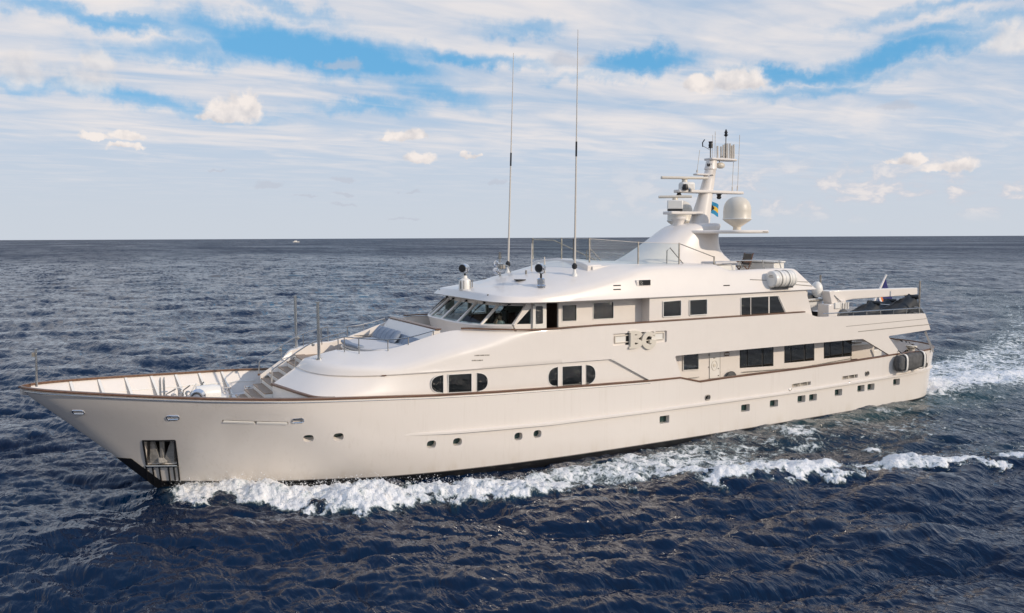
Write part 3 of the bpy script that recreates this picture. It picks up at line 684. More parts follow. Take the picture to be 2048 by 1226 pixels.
# windscreen: sill, raked mullions, panes
bpt = [V3(14.05, -3.32, 6.09), V3(12.85, -2.45, 6.09), V3(12.42, -.86, 6.09), V3(12.36, .86, 6.10), V3(12.42, 2.45, 6.10), V3(12.75, 3.45, 6.10)]
tpt = [V3(14.85, -3.22, 6.93), V3(13.85, -2.3, 6.93), V3(13.45, -.80, 6.93), V3(13.38, .80, 6.93), V3(13.42, 2.3, 6.93), V3(13.75, 3.35, 6.93)]
wsill = MB(); wsill.loft([[q + V3(-.06, 0, .02), q + V3(-.10, 0, -.03), q + V3(-.06, 0, -.10), V3(q[0] + .10, q[1] * .985, 5.35), V3(q[0] + .12, q[1] * .985, 4.9), V3(q[0] + .5, q[1] * .9, 4.9), q + V3(.3, -q[1] * .06, .02)] for q in catmull(bpt, 4)])
wsill.build('windscreen_sill', 'white', pilot, 40)
MB().loft([[q + V3(-.05, 0, -.03), q + V3(.05, 0, .21), q + V3(.25, -q[1] * .05, .21), q + V3(.12, -q[1] * .05, -.03)] for q in catmull(tpt, 4)]).build('windscreen_header', 'white', pilot, 40)
for i in range(6):
    b_, t_ = bpt[i], tpt[i]; w_ = .10
    MB().strip([b_ + V3(-.02, 0, -.02), t_ + V3(-.02, 0, .02)], .13 if 0 < i < 5 else .16, .12, up=(-.7, (-.4 if i == 0 else .4 if i == 5 else 0), .6)).build('mullion', 'white', pilot)
for i in range(5):
    q = [bpt[i], bpt[i + 1], tpt[i + 1], tpt[i]]
    MB().add(q, [(0, 1, 2, 3)]).build('windscreen_pane', 'tealglass', pilot, smooth=False)
    if i > 0 or True:                                              # wiper hanging from the header
        tm = tpt[i] * .42 + tpt[i + 1] * .58; bm_ = bpt[i] * .42 + bpt[i + 1] * .58; o_ = V3(-.07, 0, .05)
        wp = MB().box(Vector(tm + V3(-.10, 0, .06)), (.10, .10, .10)); wp.tube([tm + V3(-.12, 0, .03), tm + (bm_ - tm) * .42 + o_ * 1.2 + V3(0, .2, 0)], .02, 6)
        wp.tube([tm + (bm_ - tm) * .1 + o_ + V3(0, .25, 0), tm + (bm_ - tm) * .78 + o_ + V3(0, .15, 0)], .018, 6); wp.build('wiper', 'black', pilot)
# inside: floor, console, back wall, helm chairs
MB().slab([(13.0, -3.1), (18.8, -3.2), (18.8, 3.2), (13.0, 3.1)], 5.0, 5.05).build('pilothouse_floor', 'wicker', pilot)
MB().box((18.8, 0, 6.0), (.1, 6.4, 2.1)).build('interior_bulkhead', 'wicker', pilot)
MB().loft([[V3(q[0] + .12, q[1] * .95, 6.03), V3(q[0] + .85, q[1] * .82, 5.98), V3(q[0] + .9, q[1] * .82, 5.1), V3(q[0] + .2, q[1] * .95, 5.1)] for q in bpt]).build('helm_console', 'black', pilot)
for y in (-1.3, .2, 1.6):
    hc = MB().box((15.2, y, 5.55), (.5, .55, .18)); hc.box((15.45, y, 6.0), (.14, .55, .85)); hc.tube([(15.2, y, 5.05), (15.2, y, 5.5)], .07); hc.build('helm_chair', 'black', pilot, bevel=.04)
MB().box((17.2, -2.9, 5.7), (.5, .4, 1.2)).build('chart_cabinet', 'wicker', pilot)
MB().slab([(13.9, -3.1), (18.7, -3.1), (18.7, 3.1), (13.9, 3.1)], 7.02, 7.06).build('ceiling_lining', 'canvas', pilot)
# roof
EKT = [((12.62, 0, 7.2), (12.92, 0, 7.53), (13.9, 0, 7.76)), ((12.66, -1.8, 7.19), (12.96, -1.7, 7.51), (14.0, -1.4, 7.74)), ((12.85, -3.1, 7.16), (13.15, -2.95, 7.47), (14.15, -2.3, 7.68)), ((13.35, -3.82, 7.13), (13.62, -3.66, 7.42), (14.55, -2.75, 7.68)),
       ((14.3, -4.1, 7.11), (14.5, -3.95, 7.38), (15.2, -3.0, 7.72)), ((15.6, -4.15, 7.09), (15.7, -4.03, 7.45), (16.2, -3.1, 7.9)), ((17.7, -4.15, 7.08), (17.7, -3.92, 7.75), (17.9, -3.0, 8.25)), ((20, -4.15, 7.08), (19.9, -3.75, 8.2), (19.5, -2.85, 8.62)),
       ((21.2, -4.15, 7.08), (21, -3.6, 8.5), (21, -2.85, 8.66)), ((22.5, -4.15, 7.08), (22.5, -3.55, 8.6), (22.5, -2.9, 8.66)), ((24.2, -4.15, 7.08), (24.2, -3.55, 8.59), (24.2, -2.9, 8.62)), ((25.8, -4.15, 7.08), (25.8, -3.55, 8.57), (25.8, -2.95, 8.6)),
       ((26.8, -4.15, 7.08), (26.7, -3.64, 8.27), (26.7, -3.3, 8.29)), ((28.7, -4.15, 7.09), (28.6, -3.64, 8.27), (28.6, -3.4, 8.29)), ((30.6, -4.15, 7.1), (30.3, -3.64, 8.29), (30.2, -3.4, 8.3)), ((32.45, -4.12, 7.1), (31.25, -3.62, 8.26), (31.0, -3.4, 8.26))]
Ec, Kc, Tc = (catmull([q[k] for q in EKT], 5) for k in range(3))
rf = MB(); rr_ = []
for E_, K_, T_ in zip(Ec, Kc, Tc):
    x = T_[0]
    zc = 7.76 + .255 * (x - 14) if x < 18.4 else 8.88; zc = max(zc, T_[2]) if x < 26.3 else 7.9
    if 18.4 <= x < 26.3: zc = max(8.88 - (x - 18.4) * .035, T_[2])
    ke, kt = E_ - K_, T_ - K_; le, lt = np.linalg.norm(ke), np.linalg.norm(kt); rq = .07 if K_[0] < 14.3 else min(.22, .07 + (K_[0] - 14.3) * .06); a = K_ + ke / le * min(rq, le * .45); b = K_ + kt / lt * min(rq * 1.3, lt * .5)
    half = [V3(E_[0] + (.3 if E_[0] < 14 else 0), E_[1] * .8, E_[2]), E_ + V3(.03, .03 if E_[1] < -.1 else 0, 0), E_ + V3(0, 0, .03), E_ + (a - E_) * .12, E_ + (a - E_) * .5, E_ + (a - E_) * .88] + bez(a, K_, b, 8) + [b + (T_ - b) * .3, T_]
    if x >= 26.3: inner = [V3(x, T_[1] + .08, 8.24), V3(x, T_[1] + .1, zc), V3(x, 0, zc)]
    else: inner = [V3(x, T_[1] * .66, T_[2] + (zc - T_[2]) * .5), V3(x, T_[1] * .33, T_[2] + (zc - T_[2]) * .86), V3(x, 0, zc)]
    half += inner
    rr_.append(half + [V3(p[0], -p[1], p[2]) for p in half[::-1][1:]])
rf.loft(rr_, True, True)
roof = rf.build('roof', 'white', yacht, 38)
HR = Hit(roof)
# dark slots and the side light in the roof flank
for q in ((1234, 571), (1234, 579), (1453, 571)):
    p, n = HR(*q, 'pn'); t = Vector((1, 0, 0)); u = n.cross(t).normalized()
    MB().prism([(-.21, -.025), (.21, -.025), (.21, .025), (-.21, .025)], lambda a, b: p + t * a + u * b + n * .012, lambda a, b: p + t * a + u * b - n * .02).build('vent_slot', 'shadow_black', roof)
p, n = HR(1286, 566, 'pn'); nv_ = MB().box(p + Vector((0, .06, 0)), (.86, .24, .30)); nv_.build('navigation_light_box', 'white', roof, bevel=.02)
MB().box(p + Vector((.06, -.06, .02)), (.66, .04, .25)).build('navigation_light', 'shadow_black', roof); MB().box(p + Vector((-.15, -.085, .02)), (.22, .02, .22)).build('light_lens', 'glass', roof)
for q in ((879, 579), (976, 590)):
    p, n = HR(*q, 'pn'); MB().sphere(p, .05, 8, 6).build('deck_light', 'dullsteel', roof)
# louvre lines on the after flank
for a, b in (((1500, 559), (1616, 554)), ((1590, 569), (1624, 568))):
    pa, pb = HR(*a), HR(*b); MB().strip([pa + Vector((0, -.0, 0)), pb], .05, .035, up=(0, -.4, 1)).build('louvre', 'grey', roof)

# ------------------------------------------------------------------ the foredeck lounge
MB().slab([(5.6, -1.25), (7.0, -1.6), (7.6, -2.25), (8.6, -2.75), (10.6, -3.05), (12.9, -3.9), (12.9, 3.9), (10.6, 3.05), (8.6, 2.75), (7.6, 2.25), (7.0, 1.6), (5.6, 1.25)], 4.55, 4.75).build('lounge_deck', 'teakdeck', yacht)
stp = bpy.data.objects.new('stairway', None); COL.objects.link(stp); stp.parent = yacht; ORG[stp] = Vector((0, 0, 0))
for i in range(8):
    x = 2.75 + .36 * i; z = 3.12 + .232 * i; wd = 1.28 if i > 1 else 1.28 + (2 - i) * .16
    MB().box((x + .25, 0, z - .13), (.5, wd * 2 - .04, .24)).build('riser', 'trimwhite', stp)
    MB().box((x + .22, 0, z + .02), (.50, wd * 2 - .06, .045)).build('tread', 'teakdeck', stp, bevel=.01)
for sd_ in (-1, 1):
    MB().plate([(3.8, 4.0), (3.85, 2.75), (6.5, 2.75), (6.5, 5.25), (5.85, 5.12), (5.2, 4.99), (5.05, 4.94), (4.76, 4.62)], sd_ * 1.29, sd_ * 1.36).build('stair_side', 'white', stp)
for q in ((534, 754.5),):
    p = aty(*q, 1.27); MB().lathe(p, [(.09, 0), (.09, .03), (.05, .045)], 14, (0, -1, 0)).build('step_light', 'dullsteel', stp)
def plan(pts, n=6): return [(p[0], p[1]) for p in catmull([(a, b, 0) for a, b in pts], n)]
padp = plan([(9.9, -2.35), (8.9, -2.3), (8.0, -2.0), (7.45, -1.2), (7.3, 0), (7.45, 1.2), (8.0, 2.0), (8.9, 2.3), (9.9, 2.35)], 4)
sp = MB().slab(padp, 4.75, 5.06).build('sunpad_base', 'white', yacht, bevel=.02)
MB().slab([(8.7 + (x - 8.7) * .97, y * .97) for x, y in padp], 5.065, 5.24).build('sunpad_cushion', 'palecushion', sp, bevel=.06, seg=3)
MB().tube([(8.7 + (x - 8.7) * 1.005, y * 1.005, 5.06) for x, y in padp], .03, 6).build('sunpad_trim', 'steel', sp)
MB().slab([(x, y) for x, y in [(7.42, -1.25), (7.28, 0), (7.42, 1.25), (7.75, 1.3), (7.62, 0), (7.75, -1.3)]], 5.2, 5.34).build('bolster', 'cushion', sp, bevel=.05, seg=3)
# breakwater seat back with its sloping top
blk = MB(); blk.loft([[(9.75, y, 4.75), (9.75, y, 5.3), (10.35, y, 6.04), (10.62, y, 6.04), (10.66, y, 4.75)] for y in (-3.0, 2.9)]); blk.build('seat_breakwater', 'white', yacht, bevel=.04)
MB().box((10.5, -.05, 6.07), (.26, 6.1, .06)).build('teak_rail', 'teak', yacht, bevel=.015)
sb = MB(); sb.loft([[(9.55, y, 5.22), (9.60, y, 5.28), (9.86, y, 5.62), (9.98, y, 5.56), (9.75, y, 5.22)] for y in (-2.6, -.9)]); sb.build('seat_back_cushion', 'cushion', yacht, bevel=.04)
sb = MB(); sb.loft([[(9.55, y, 5.22), (9.60, y, 5.28), (9.86, y, 5.62), (9.98, y, 5.56), (9.75, y, 5.22)] for y in (-.86, 2.5)]); sb.build('seat_back_cushion', 'cushion', yacht, bevel=.04)
lv = MB()
for k in range(4): lv.box((8.9, 2.80, 5.02 + k * .09), (1.0, .04, .025))
lv.build('louvre', 'dullsteel', upper)
MB().box((14.0, -.0, 4.79), (6.4, 6.4, .05)).build('bridge_deck', 'deckwhite', yacht)

# ------------------------------------------------------------------ lettering on the side: B and G standing in the recess
nm = bpy.data.objects.new('name_board', None); COL.objects.link(nm); nm.parent = yacht; ORG[nm] = Vector((0, 0, 0))
x0, z0 = px_xz(1228, 690.5); x1, z1 = px_xz(1332, 683.5); zt0 = px_xz(1228, 669.5)[1]
MB().tube([(x, -4.235, z) for x, z in roundpoly([(x0 + .1, z0 + .1), (x1 - .1, z0 + .1), (x1 - .1, zt0 - .08), (x0 + .1, zt0 - .08)], .04)], .03, 6, True).build('inner_frame', 'brass', nm)
MB().box(((x0 + x1) / 2, -4.21, (z0 + zt0) / 2), (x1 - x0 - .3, .02, .30)).build('backing_plate', 'trimwhite', nm)
for k in (-.42, .36): MB().box(((x0 + x1) / 2 + k - .02, -4.225, (z0 + zt0) / 2 + .02), (.72, .04, .60)).build('letter_mount', 'shadow_black', nm)
bx, bz = px_xz(1257, 697.5); bt = px_xz(1257, 661.5)[1]; H_ = bt - bz
def ring2d(cx, cz, rx, rz, tx, tz, a0, a1, n=14):
    a = np.linspace(R(a0), R(a1), n); return [(cx + rx * math.cos(t), cz + rz * math.sin(t)) for t in a] + [(cx + (rx - tx) * math.cos(t), cz + (rz - tz) * math.sin(t)) for t in a[::-1]]
yf, yb = -4.40, -4.24
Bm = MB(); Wb = .60
Bm.plate([(bx - .02, bz), (bx + .30, bz), (bx + .30, bz + H_), (bx - .02, bz + H_), (bx - .02, bz + H_ - .1), (bx + .05, bz + H_ - .1), (bx + .05, bz + .1), (bx - .02, bz + .1)], yf, yb)
for cz, rz, rx in ((bz + H_ * .27, H_ * .27, .50), (bz + H_ * .755, H_ * .245, .45)):
    Bm.plate(ring2d(bx + .27, cz, rx, rz, .27, .185, -90, 90), yf + .002, yb)
Bm.build('letter', 'brass', nm, 30, bevel=.012)
gx = px_xz(1298, 680)[0]; gz = px_xz(1298, 680.5)[1]; gh = H_ * .50
Gm = MB(); Gm.plate(ring2d(gx - .05, gz, .44, gh, .25, .22, 42, 330, 28), yf, yb); Gm.plate([(gx - .02, gz - .14), (gx + .36, gz - .14), (gx + .36, gz + .01), (gx - .02, gz + .01)], yf + .002, yb)
Gm.plate([(gx + .16, gz - gh * .78), (gx + .345, gz - gh * .52), (gx + .345, gz - .135), (gx + .16, gz - .135)], yf + .004, yb); Gm.plate([(gx + .17, gz + gh * .62), (gx + .30, gz + gh * .40), (gx + .345, gz + gh * .98), (gx + .22, gz + gh * .90)], yf + .003, yb)
Gm.build('letter', 'brass', nm, 30, bevel=.012)
# small engraved plates on the bulwark
HU = Hit(upper)
for q, n_ in (((966, 711), 9), ((957, 721), 7), ((770, 751), 3)):
    for k in range(n_):
        p = HU(q[0] + (k - n_ / 2) * 3.4 - .5, q[1] - .1 * k); MB().box(p + Vector((0, -.004, 0)), (.075 if k % 3 else .04, .012, .05)).build('builder_mark', 'dullsteel' if q[0] != 770 else 'wicker', upper)

# ------------------------------------------------------------------ anchor in its pocket, ribs below it
anch = thing('anchor', 'grey stockless anchor stowed in the square pocket on the bow', 'anchor', tuple(sum(ap, Vector()) / 4 - an * .3))
c_ = sum(ap, Vector()) / 4; ex = ((ap[1] - ap[0]) + (ap[2] - ap[3])).normalized(); ey = ((ap[0] - ap[3]) + (ap[1] - ap[2])).normalized(); aw = (ap[1] - ap[0]).length; ah = (ap[0] - ap[3]).length
P_ = lambda a, b, d_: c_ + ex * (a * aw / 2) + ey * (b * ah / 2) + an * d_
MB().add([P_(-1.0, -1, -.02), P_(1.0, -1, -.02), P_(1.0, 1, -.02), P_(-1.0, 1, -.02)], [(0, 1, 2, 3)])
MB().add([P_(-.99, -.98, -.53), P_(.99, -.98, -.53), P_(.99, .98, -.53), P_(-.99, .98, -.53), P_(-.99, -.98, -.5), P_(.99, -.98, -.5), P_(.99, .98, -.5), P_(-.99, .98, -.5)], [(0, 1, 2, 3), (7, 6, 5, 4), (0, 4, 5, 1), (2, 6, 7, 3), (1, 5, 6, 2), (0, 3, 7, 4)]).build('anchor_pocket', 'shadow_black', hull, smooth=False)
pf = MB()
for a, b in (((-1.06, 1.02), (1.06, 1.02)), ((-1.04, 1.0), (-1.04, -1.0)), ((1.04, 1.0), (1.04, -1.0))): pf.strip([P_(*a, .0), P_(*b, .0)], .07, .05, up=tuple(an))
pf.build('pocket_frame', 'black', hull)
MB().strip([P_(-1.0, -1.02, .03), P_(1.04, -1.02, .03)], .12, .12, up=tuple(an)).build('pocket_sill', 'steel', hull)
MB().tube([P_(0, .85, -.28), P_(0, -.2, -.18), P_(0, -.7, -.16)], [.085, .10, .12], 8).build('shank', 'galv', anch)
for s_ in (-1, 1):
    MB().loft([[P_(s_ * .16, -.80, -.18), P_(s_ * .80, -.86, -.16), P_(s_ * .86, -.55, -.16), P_(s_ * .80, .78, -.34), P_(s_ * .62, .80, -.36), P_(s_ * .22, -.35, -.2)], [P_(s_ * .16, -.80, -.06), P_(s_ * .78, -.84, -.03), P_(s_ * .82, -.55, -.05), P_(s_ * .76, .70, -.28), P_(s_ * .66, .72, -.3), P_(s_ * .24, -.35, -.08)]]).build('fluke', 'galv', anch, 30)
MB().box(P_(0, -.72, -.10), (.34, .24, .24)).build('crown', 'galv', anch, bevel=.04)
MB().lathe(P_(0, .80, -.22), [(.11, 0), (.11, .05), (.05, .08)], 12, tuple(an)).build('shackle', 'steel', anch)
for u in (-1.02, -.62, -.2, .38, .72, 1.0):
    q0 = (np.array((293, 932)) * (1 - (u + 1) / 2) + np.array((356, 930)) * (u + 1) / 2); q1 = (np.array((299, 966)) * (1 - (u + 1) / 2) + np.array((360, 966)) * (u + 1) / 2)
    pts_ = []
    for t_ in np.linspace(0, 1, 6):
        q = q0 * (1 - t_) + q1 * t_; p, n = HH(q[0], q[1], 'pn'); n = n if n.y < 0 else -n; pts_.append(p + n * .02)
    MB().tube(pts_, .032, 6).build('chafing_rib', 'black', hull)

# ------------------------------------------------------------------ foredeck gear
def on_deck(px, py): return atz(px, py, 3.0)
fg = thing('anchor_windlass', 'white anchor windlass with a steel warping drum on the foredeck', 'windlass', (0.9, .2, 3.0))
p = aty(395, 788, .2)
MB().box((p.x + .35, .35, 3.22), (1.5, .9, .42)).build('bed', 'trimwhite', fg, bevel=.05)
MB().lathe((p.x + .45, .3, 3.55), [(.0, -.5), (.36, -.48), (.38, .2), (.30, .46), (0, .5)], 18, (1, 0, 0)).build('gearbox', 'trimwhite', fg)
dr_ = MB().lathe((p.x, -.05, 3.55), [(.30, 0), (.30, .05), (.20, .12), (.18, .36), (.27, .46), (.27, .5)], 22, (-.25, -1, 0)).build('warping_drum', 'chrome', fg)
MB().tube([Vector((p.x - .15, -.60, 3.55)) + Vector((math.cos(t) * .2, -.0, math.sin(t) * .2)) for t in np.linspace(0, 6.28, 17)[:-1]], .03, 6, True).build('drum_rim', 'black', dr_)
for dx_, hh in ((-1.0, .55), (-.75, .75), (-.45, .62), (1.25, .35), (1.55, .28)):
    MB().tube([(p.x + dx_, .3, 3.05), (p.x + dx_ + .04, .28, 3.05 + hh), (p.x + dx_ + .14, .25, 3.05 + hh + .04)], .035, 7).build('control_lever', 'steel', fg)
for dx_ in (-1.35, -.9): MB().lathe((p.x + dx_, .5, 3.05), [(.16, 0), (.16, .14), (.10, .2), (.14, .34), (0, .36)], 12).build('chain_stopper', 'trimwhite', fg)
ch = MB()
for k in range(11):
    q = Vector((p.x - .5 - .14 * k, .55, 3.16)); ch.tube([q + Vector((math.cos(t) * .08, (math.sin(t) * .05 if k % 2 else 0), (0 if k % 2 else math.sin(t) * .05))) for t in np.linspace(0, 6.28, 9)[:-1]], .018, 5, True)
ch.build('anchor_chain', 'dullsteel', fg)
p = aty(325, 800, -.4)
fc = thing('towing_post', 'pair of upright steel posts by the foredeck rail', 'fitting', (p.x, -.4, 3.0))
for k in (-.07, .07): MB().tube([(p.x + k, -.4, 3.0), (p.x + k, -.4, 4.35), (p.x + k + .02, -.4, 4.5)], [.05, .045, .02], 8).build('post', 'steel', fc)
MB().box((p.x, -.4, 3.02), (.36, .26, .05)).build('foot', 'trimwhite', fc); MB().tube([(p.x - .12, -.4, 3.9), (p.x + .2, -.4, 3.9)], .03, 6).build('pin', 'steel', fc)
p = aty(372, 785, .9)
cr = thing('spool_rack', 'white frame with hose reels and levers on the foredeck', 'rack', (p.x - .5, 1.0, 3.0))
for k in range(5):
    a = Vector((p.x - .75 + .28 * k, 1.0 + .1 * (k % 2), 3.0)); MB().tube([a, a + Vector((.05 * k, 0, .55 + .1 * ((k * 2) % 3))), a + Vector((.35, -.1, .75 + .05 * k))], .028, 6).build('bar', 'trimwhite' if k % 2 else 'dullsteel', cr)
    MB().tube([a + Vector((0, 0, .4 + .03 * k)) + Vector((math.cos(t) * .1, 0, math.sin(t) * .1)) for t in np.linspace(0, 6.28, 11)[:-1]], .02, 5, True).build('valve_wheel', 'steel', cr)
bl = thing('mooring_bollard', 'steel twin mooring bollard by the foot of the foredeck stairs', 'bollard', (2.9, 1.9, 2.9))
for k in (-.32, .32):
    b_ = MB().tube([(2.9 + k, 1.9, 2.9), (2.9 + k * 1.35, 1.9, 3.35)], .10, 12); b_.lathe((2.9 + k * 1.4, 1.9, 3.37), [(.17, 0), (.17, .07), (0, .08)], 12); b_.build('post', 'chrome', bl)
MB().box((2.9, 1.9, 2.92), (1.1, .35, .05)).build('foot', 'steel', bl, bevel=.015)
tag(MB().tube([(1.4 + .24 * math.cos(t) * (1 - .05 * (k // 16)), 2.55 + .3 * math.sin(t), 3.0 + .016 * k / 4) for k, t in enumerate(np.linspace(0, 18.8, 60))], .035, 6).build('mooring_rope', 'cable'), 'coil of dark mooring rope on the foredeck near the far bulwark', 'rope')
jk = thing('jackstaff', 'slim steel jackstaff standing at the tip of the bow', 'flagstaff', (-4.72, 0, 4.5))
MB().tube([(-4.72, 0, 4.45), (-4.69, 0, 5.15), (-4.68, 0, 5.86)], [.045, .04, .035], 8).build('pole', 'steel', jk); MB().lathe((-4.68, 0, 5.86), [(.06, 0), (.06, .04), (0, .06)], 8).build('truck', 'steel', jk); MB().box((-4.77, 0, 5.68), (.10, .06, .16)).build('pulley', 'dullsteel', jk)
# poles and handrails round the stairs and lounge
HX = Hit(upper)
pb1 = HX(638, 717)
for sd_ in (1, -1):
    y = pb1.y * sd_; pm_ = MB().tube([(pb1.x, y, pb1.z - .05), (pb1.x, y, pb1.z + 2.36)], .062, 10); pm_.lathe((pb1.x, y, pb1.z), [(.14, -.02), (.14, .02), (.06, .04)], 12); pm_.lathe((pb1.x, y, pb1.z + 2.33), [(.085, 0), (.085, .05), (0, .06)], 10); pm_.build('steel_pole', 'steel', upper)
def rail(base_px, top_dz, posts, name='handrail', extra=()):
    pts = [HX(*q) for q in base_px]; top = [p + Vector((0, .06, top_dz[i] if hasattr(top_dz, '__len__') else top_dz)) for i, p in enumerate(pts)]
    m_ = MB().tube([*extra, *[Vector(q) for q in catmull(top, 4)]], .026, 7)
    for i in posts: m_.tube([pts[i] + Vector((0, .06, -.03)), top[i]], .024, 7)
    return m_
lp = [(664, 709), (690, 705), (719, 708), (777, 703), (818, 691), (868, 671)]
hm = rail(lp, [.62, .66, .66, .50, .34, .20], [1, 2, 3, 4, 5]); hm.build('lounge_rail', 'steel', upper)
star = [HX(*q) for q in lp]; sm_ = MB(); topS = [Vector((p.x, -p.y + .05, p.z + k)) for p, k in zip(star, [.62, .66, .66, .50, .34, .2])]
sm_.tube([Vector(q) for q in catmull(topS, 4)], .026, 7)
for i in range(1, 6): sm_.tube([Vector((star[i].x, -star[i].y + .05, star[i].z - .1)), topS[i]], .024, 7)
sm_.build('lounge_rail', 'steel', upper)
for sd_ in (-1, 1):
    y = 1.22 * sd_ if sd_ < 0 else 1.45
    r0 = [(3.75, y, 3.95 if sd_ < 0 else 4.05), (3.78, y, 4.55), (4.0, y, 4.72), (5.5, y, 5.62), (6.9, y, 5.98)]
    m_ = MB().tube([Vector(q) for q in catmull(r0[1:], 5)], .028, 7); m_.tube([r0[0], r0[1]], .028, 7)
    for x, z0_, z1_ in ((4.75, 4.4, 5.17), (5.75, 5.0, 5.7), (6.6, 5.15, 5.92)): m_.tube([(x, y, z0_), (x, y, z1_)], .024, 7)
    for x, z1_ in ((4.7, 5.12), (5.5, 5.6)): m_.lathe((x, y - .03, z1_ - .08), [(.07, 0), (.07, .05), (0, .06)], 10, (0, -1, 0))
    m_.build('stair_handrail', 'steel', upper)
# scatter cushions
cols = [('cushion', 'slate blue'), ('palecushion', 'pale grey')]
for i, (y, mk) in enumerate([(2.15, 'cushion'), (1.55, 'cushion'), (.95, 'cushion'), (.35, 'cushion'), (-.3, 'cushion')]):
    pl_ = thing('scatter_cushion', ['slate blue scatter cushion at the far end of the lounge seat back', 'blue grey scatter cushion second from the far end of the lounge seat', 'blue grey scatter cushion in the middle of the row on the lounge seat', 'blue grey scatter cushion second from the near end of the lounge row', 'blue grey scatter cushion nearest the viewer in the row on the lounge seat'][i], 'cushion', (9.5, y, 5.25), 'scatter cushions on the foredeck lounge')
    g = MB(); rings_ = []
    for a in np.linspace(0, 1, 9):
        w_ = .02 + .15 * math.sin(math.pi * a) ** .6; hh = .27 * (0.92 + .08 * math.cos(2 * math.pi * a))
        rings_.append([Vector((9.52 + .18 * (a - .5) * 2 + b[0] * w_, y + b[1] * .30, 5.5 + (a - .5) * .55)) for b in ((-1, 0), (-.6, -.8), (0, -1), (.6, -.8), (1, 0), (.6, .8), (0, 1), (-.6, .8))])
    g.loft(rings_); g.build('cushion_body', mk, pl_, 80)

# ------------------------------------------------------------------ top of the roof: searchlights, horn, whips
def searchlight(px, py, label, dome):
    p = HR(px, py); s_ = thing('searchlight', label, 'searchlight', tuple(p), 'searchlights on the pilothouse roof')
    if dome:
        MB().lathe(p, [(.30, -.05), (.30, .32), (.26, .42), (.12, .5), (.10, .62), (0, .62)], 18).build('base', 'trimwhite', s_)
        for k in range(5): MB().tube([p + Vector((.31 * math.cos(k), -.31 * abs(math.sin(k + .6)), .0)), p + Vector((.31 * math.cos(k), -.31 * abs(math.sin(k + .6)), .40))], .022, 5).build('guard_bar', 'dullsteel', s_)
        c = p + Vector((0, 0, .98)); 
    else:
        MB().lathe(p, [(.24, -.05), (.24, .05), (.19, .09), (.19, .34), (.12, .40), (0, .40)], 18).build('base', 'chrome', s_)
        c = p + Vector((0, 0, .86))
    MB().tube([p + Vector((0, 0, .4)), c - Vector((0, 0, .25))], .05, 8).build('stem', 'black', s_)
    ax = Vector((-.80, -.55, -.05)).normalized()
    hd = MB().lathe(c - ax * .24, [(.0, 0), (.13, .02), (.20, .12), (.22, .44), (.21, .48), (.18, .48)], 20, tuple(ax)).build('lamp_housing', 'chrome', s_)
    MB().lathe(c + ax * .242, [(.18, 0), (.18, .012), (0, .014)], 18, tuple(ax)).build('lens', 'black', hd)
    yk = MB().tube([c + Vector((.0, -.27, 0)), c + Vector((.02, -.27, -.2)), c + Vector((0, 0, -.3)), c + Vector((.02, .27, -.2)), c + Vector((0, .27, 0))], .025, 6).build('yoke', 'steel', s_)
searchlight(1082, 573, 'chrome searchlight on a round chrome base on the near side of the roof', False)
searchlight(930, 577, 'chrome searchlight on a white drum base on the far front corner of the roof', True)
p = HR(1000, 552); hn = thing('air_horn', 'cluster of chrome trumpet air horns on the pilothouse roof', 'horn', tuple(p))
MB().tube([p - Vector((0, 0, .05)), p + Vector((0, 0, .85))], .06, 8).build('post', 'steel', hn); MB().lathe(p + Vector((0, 0, .85)), [(.05, 0), (.09, .1), (.05, .3), (.09, .34), (.0, .38)], 10).build('cap', 'dullsteel', hn)
for a, b, ln_ in ((-.18, .25, .55), (.15, .25, .42), (-.05, .62, .5)):
    c = p + Vector((0, a, b)); MB().lathe(c + Vector((.1, 0, 0)), [(.04, 0), (.05, ln_ * .6), (.09, ln_ * .85), (.17, ln_), (.13, ln_ + .01), (.02, ln_ * .7)], 14, (-.9, -.43, 0)).build('trumpet', 'chrome', hn)
MB().box(p + Vector((.1, 0, .45)), (.3, .3, .2)).build('compressor', 'dullsteel', hn, bevel=.03); MB().tube([p + Vector((.1, 0, .6)), p + Vector((.5, .1, .5)), p + Vector((.8, .2, -.05))], .03, 6).build('cable', 'steel', hn)
def whip(px, py, top_py, side, label, top_px=None):
    p = HR(px, py); q = aty(top_px or px, top_py, p.y); h = q.z - p.z
    w_ = thing('whip_antenna', label, 'antenna', tuple(p), 'tall whip antennas on the roof')
    MB().lathe(p, [(.15, -.05), (.13, .06), (.08, .12), (.07, .26), (.05, .3), (0, .3)], 12).build('base', 'trimwhite', w_)
    MB().lathe(p + Vector((0, 0, .28)), [(.03, 0), (.12, .08), (.13, .2), (.04, .32), (0, .33)], 12).build('rubber_boot', 'cable', w_)
    lean = Vector((q.x - p.x, 0, 0)); a = lambda t: p + lean * t + Vector((0, 0, h * t))
    MB().tube([a(.05), a(.25), a(.5)], [.055, .045, .036], 8).build('lower_rod', 'antenna', w_); MB().tube([a(.49), a(.55)], .045, 8).build('ferrule', 'black', w_); MB().tube([a(.54), a(.8), a(1)], [.030, .022, .014], 6).build('upper_rod', 'antenna', w_)
whip(1149, 551, 59, -1, 'tall white whip antenna nearer the viewer, right of the pair', 1156)
whip(1016, 541, 106, 1, 'tall white whip antenna on the far side of the roof, left of the pair', 1027)
p = HR(1063, 542); MB().tube([p, p + Vector((.02, 0, 1.35))], [.035, .02], 6).build('short_aerial', 'antenna', roof)
p = HR(1089, 546); MB().tube([p + Vector((0, 0, 0)), p + Vector((.0, 0, .78))], [.05, .03], 6).build('short_aerial', 'antenna', roof); p = HR(1077, 546); MB().lathe(p, [(.06, 0), (.06, .3), (.1, .36), (.08, .48), (0, .52)], 10).build('dome_aerial', 'trimwhite', roof)
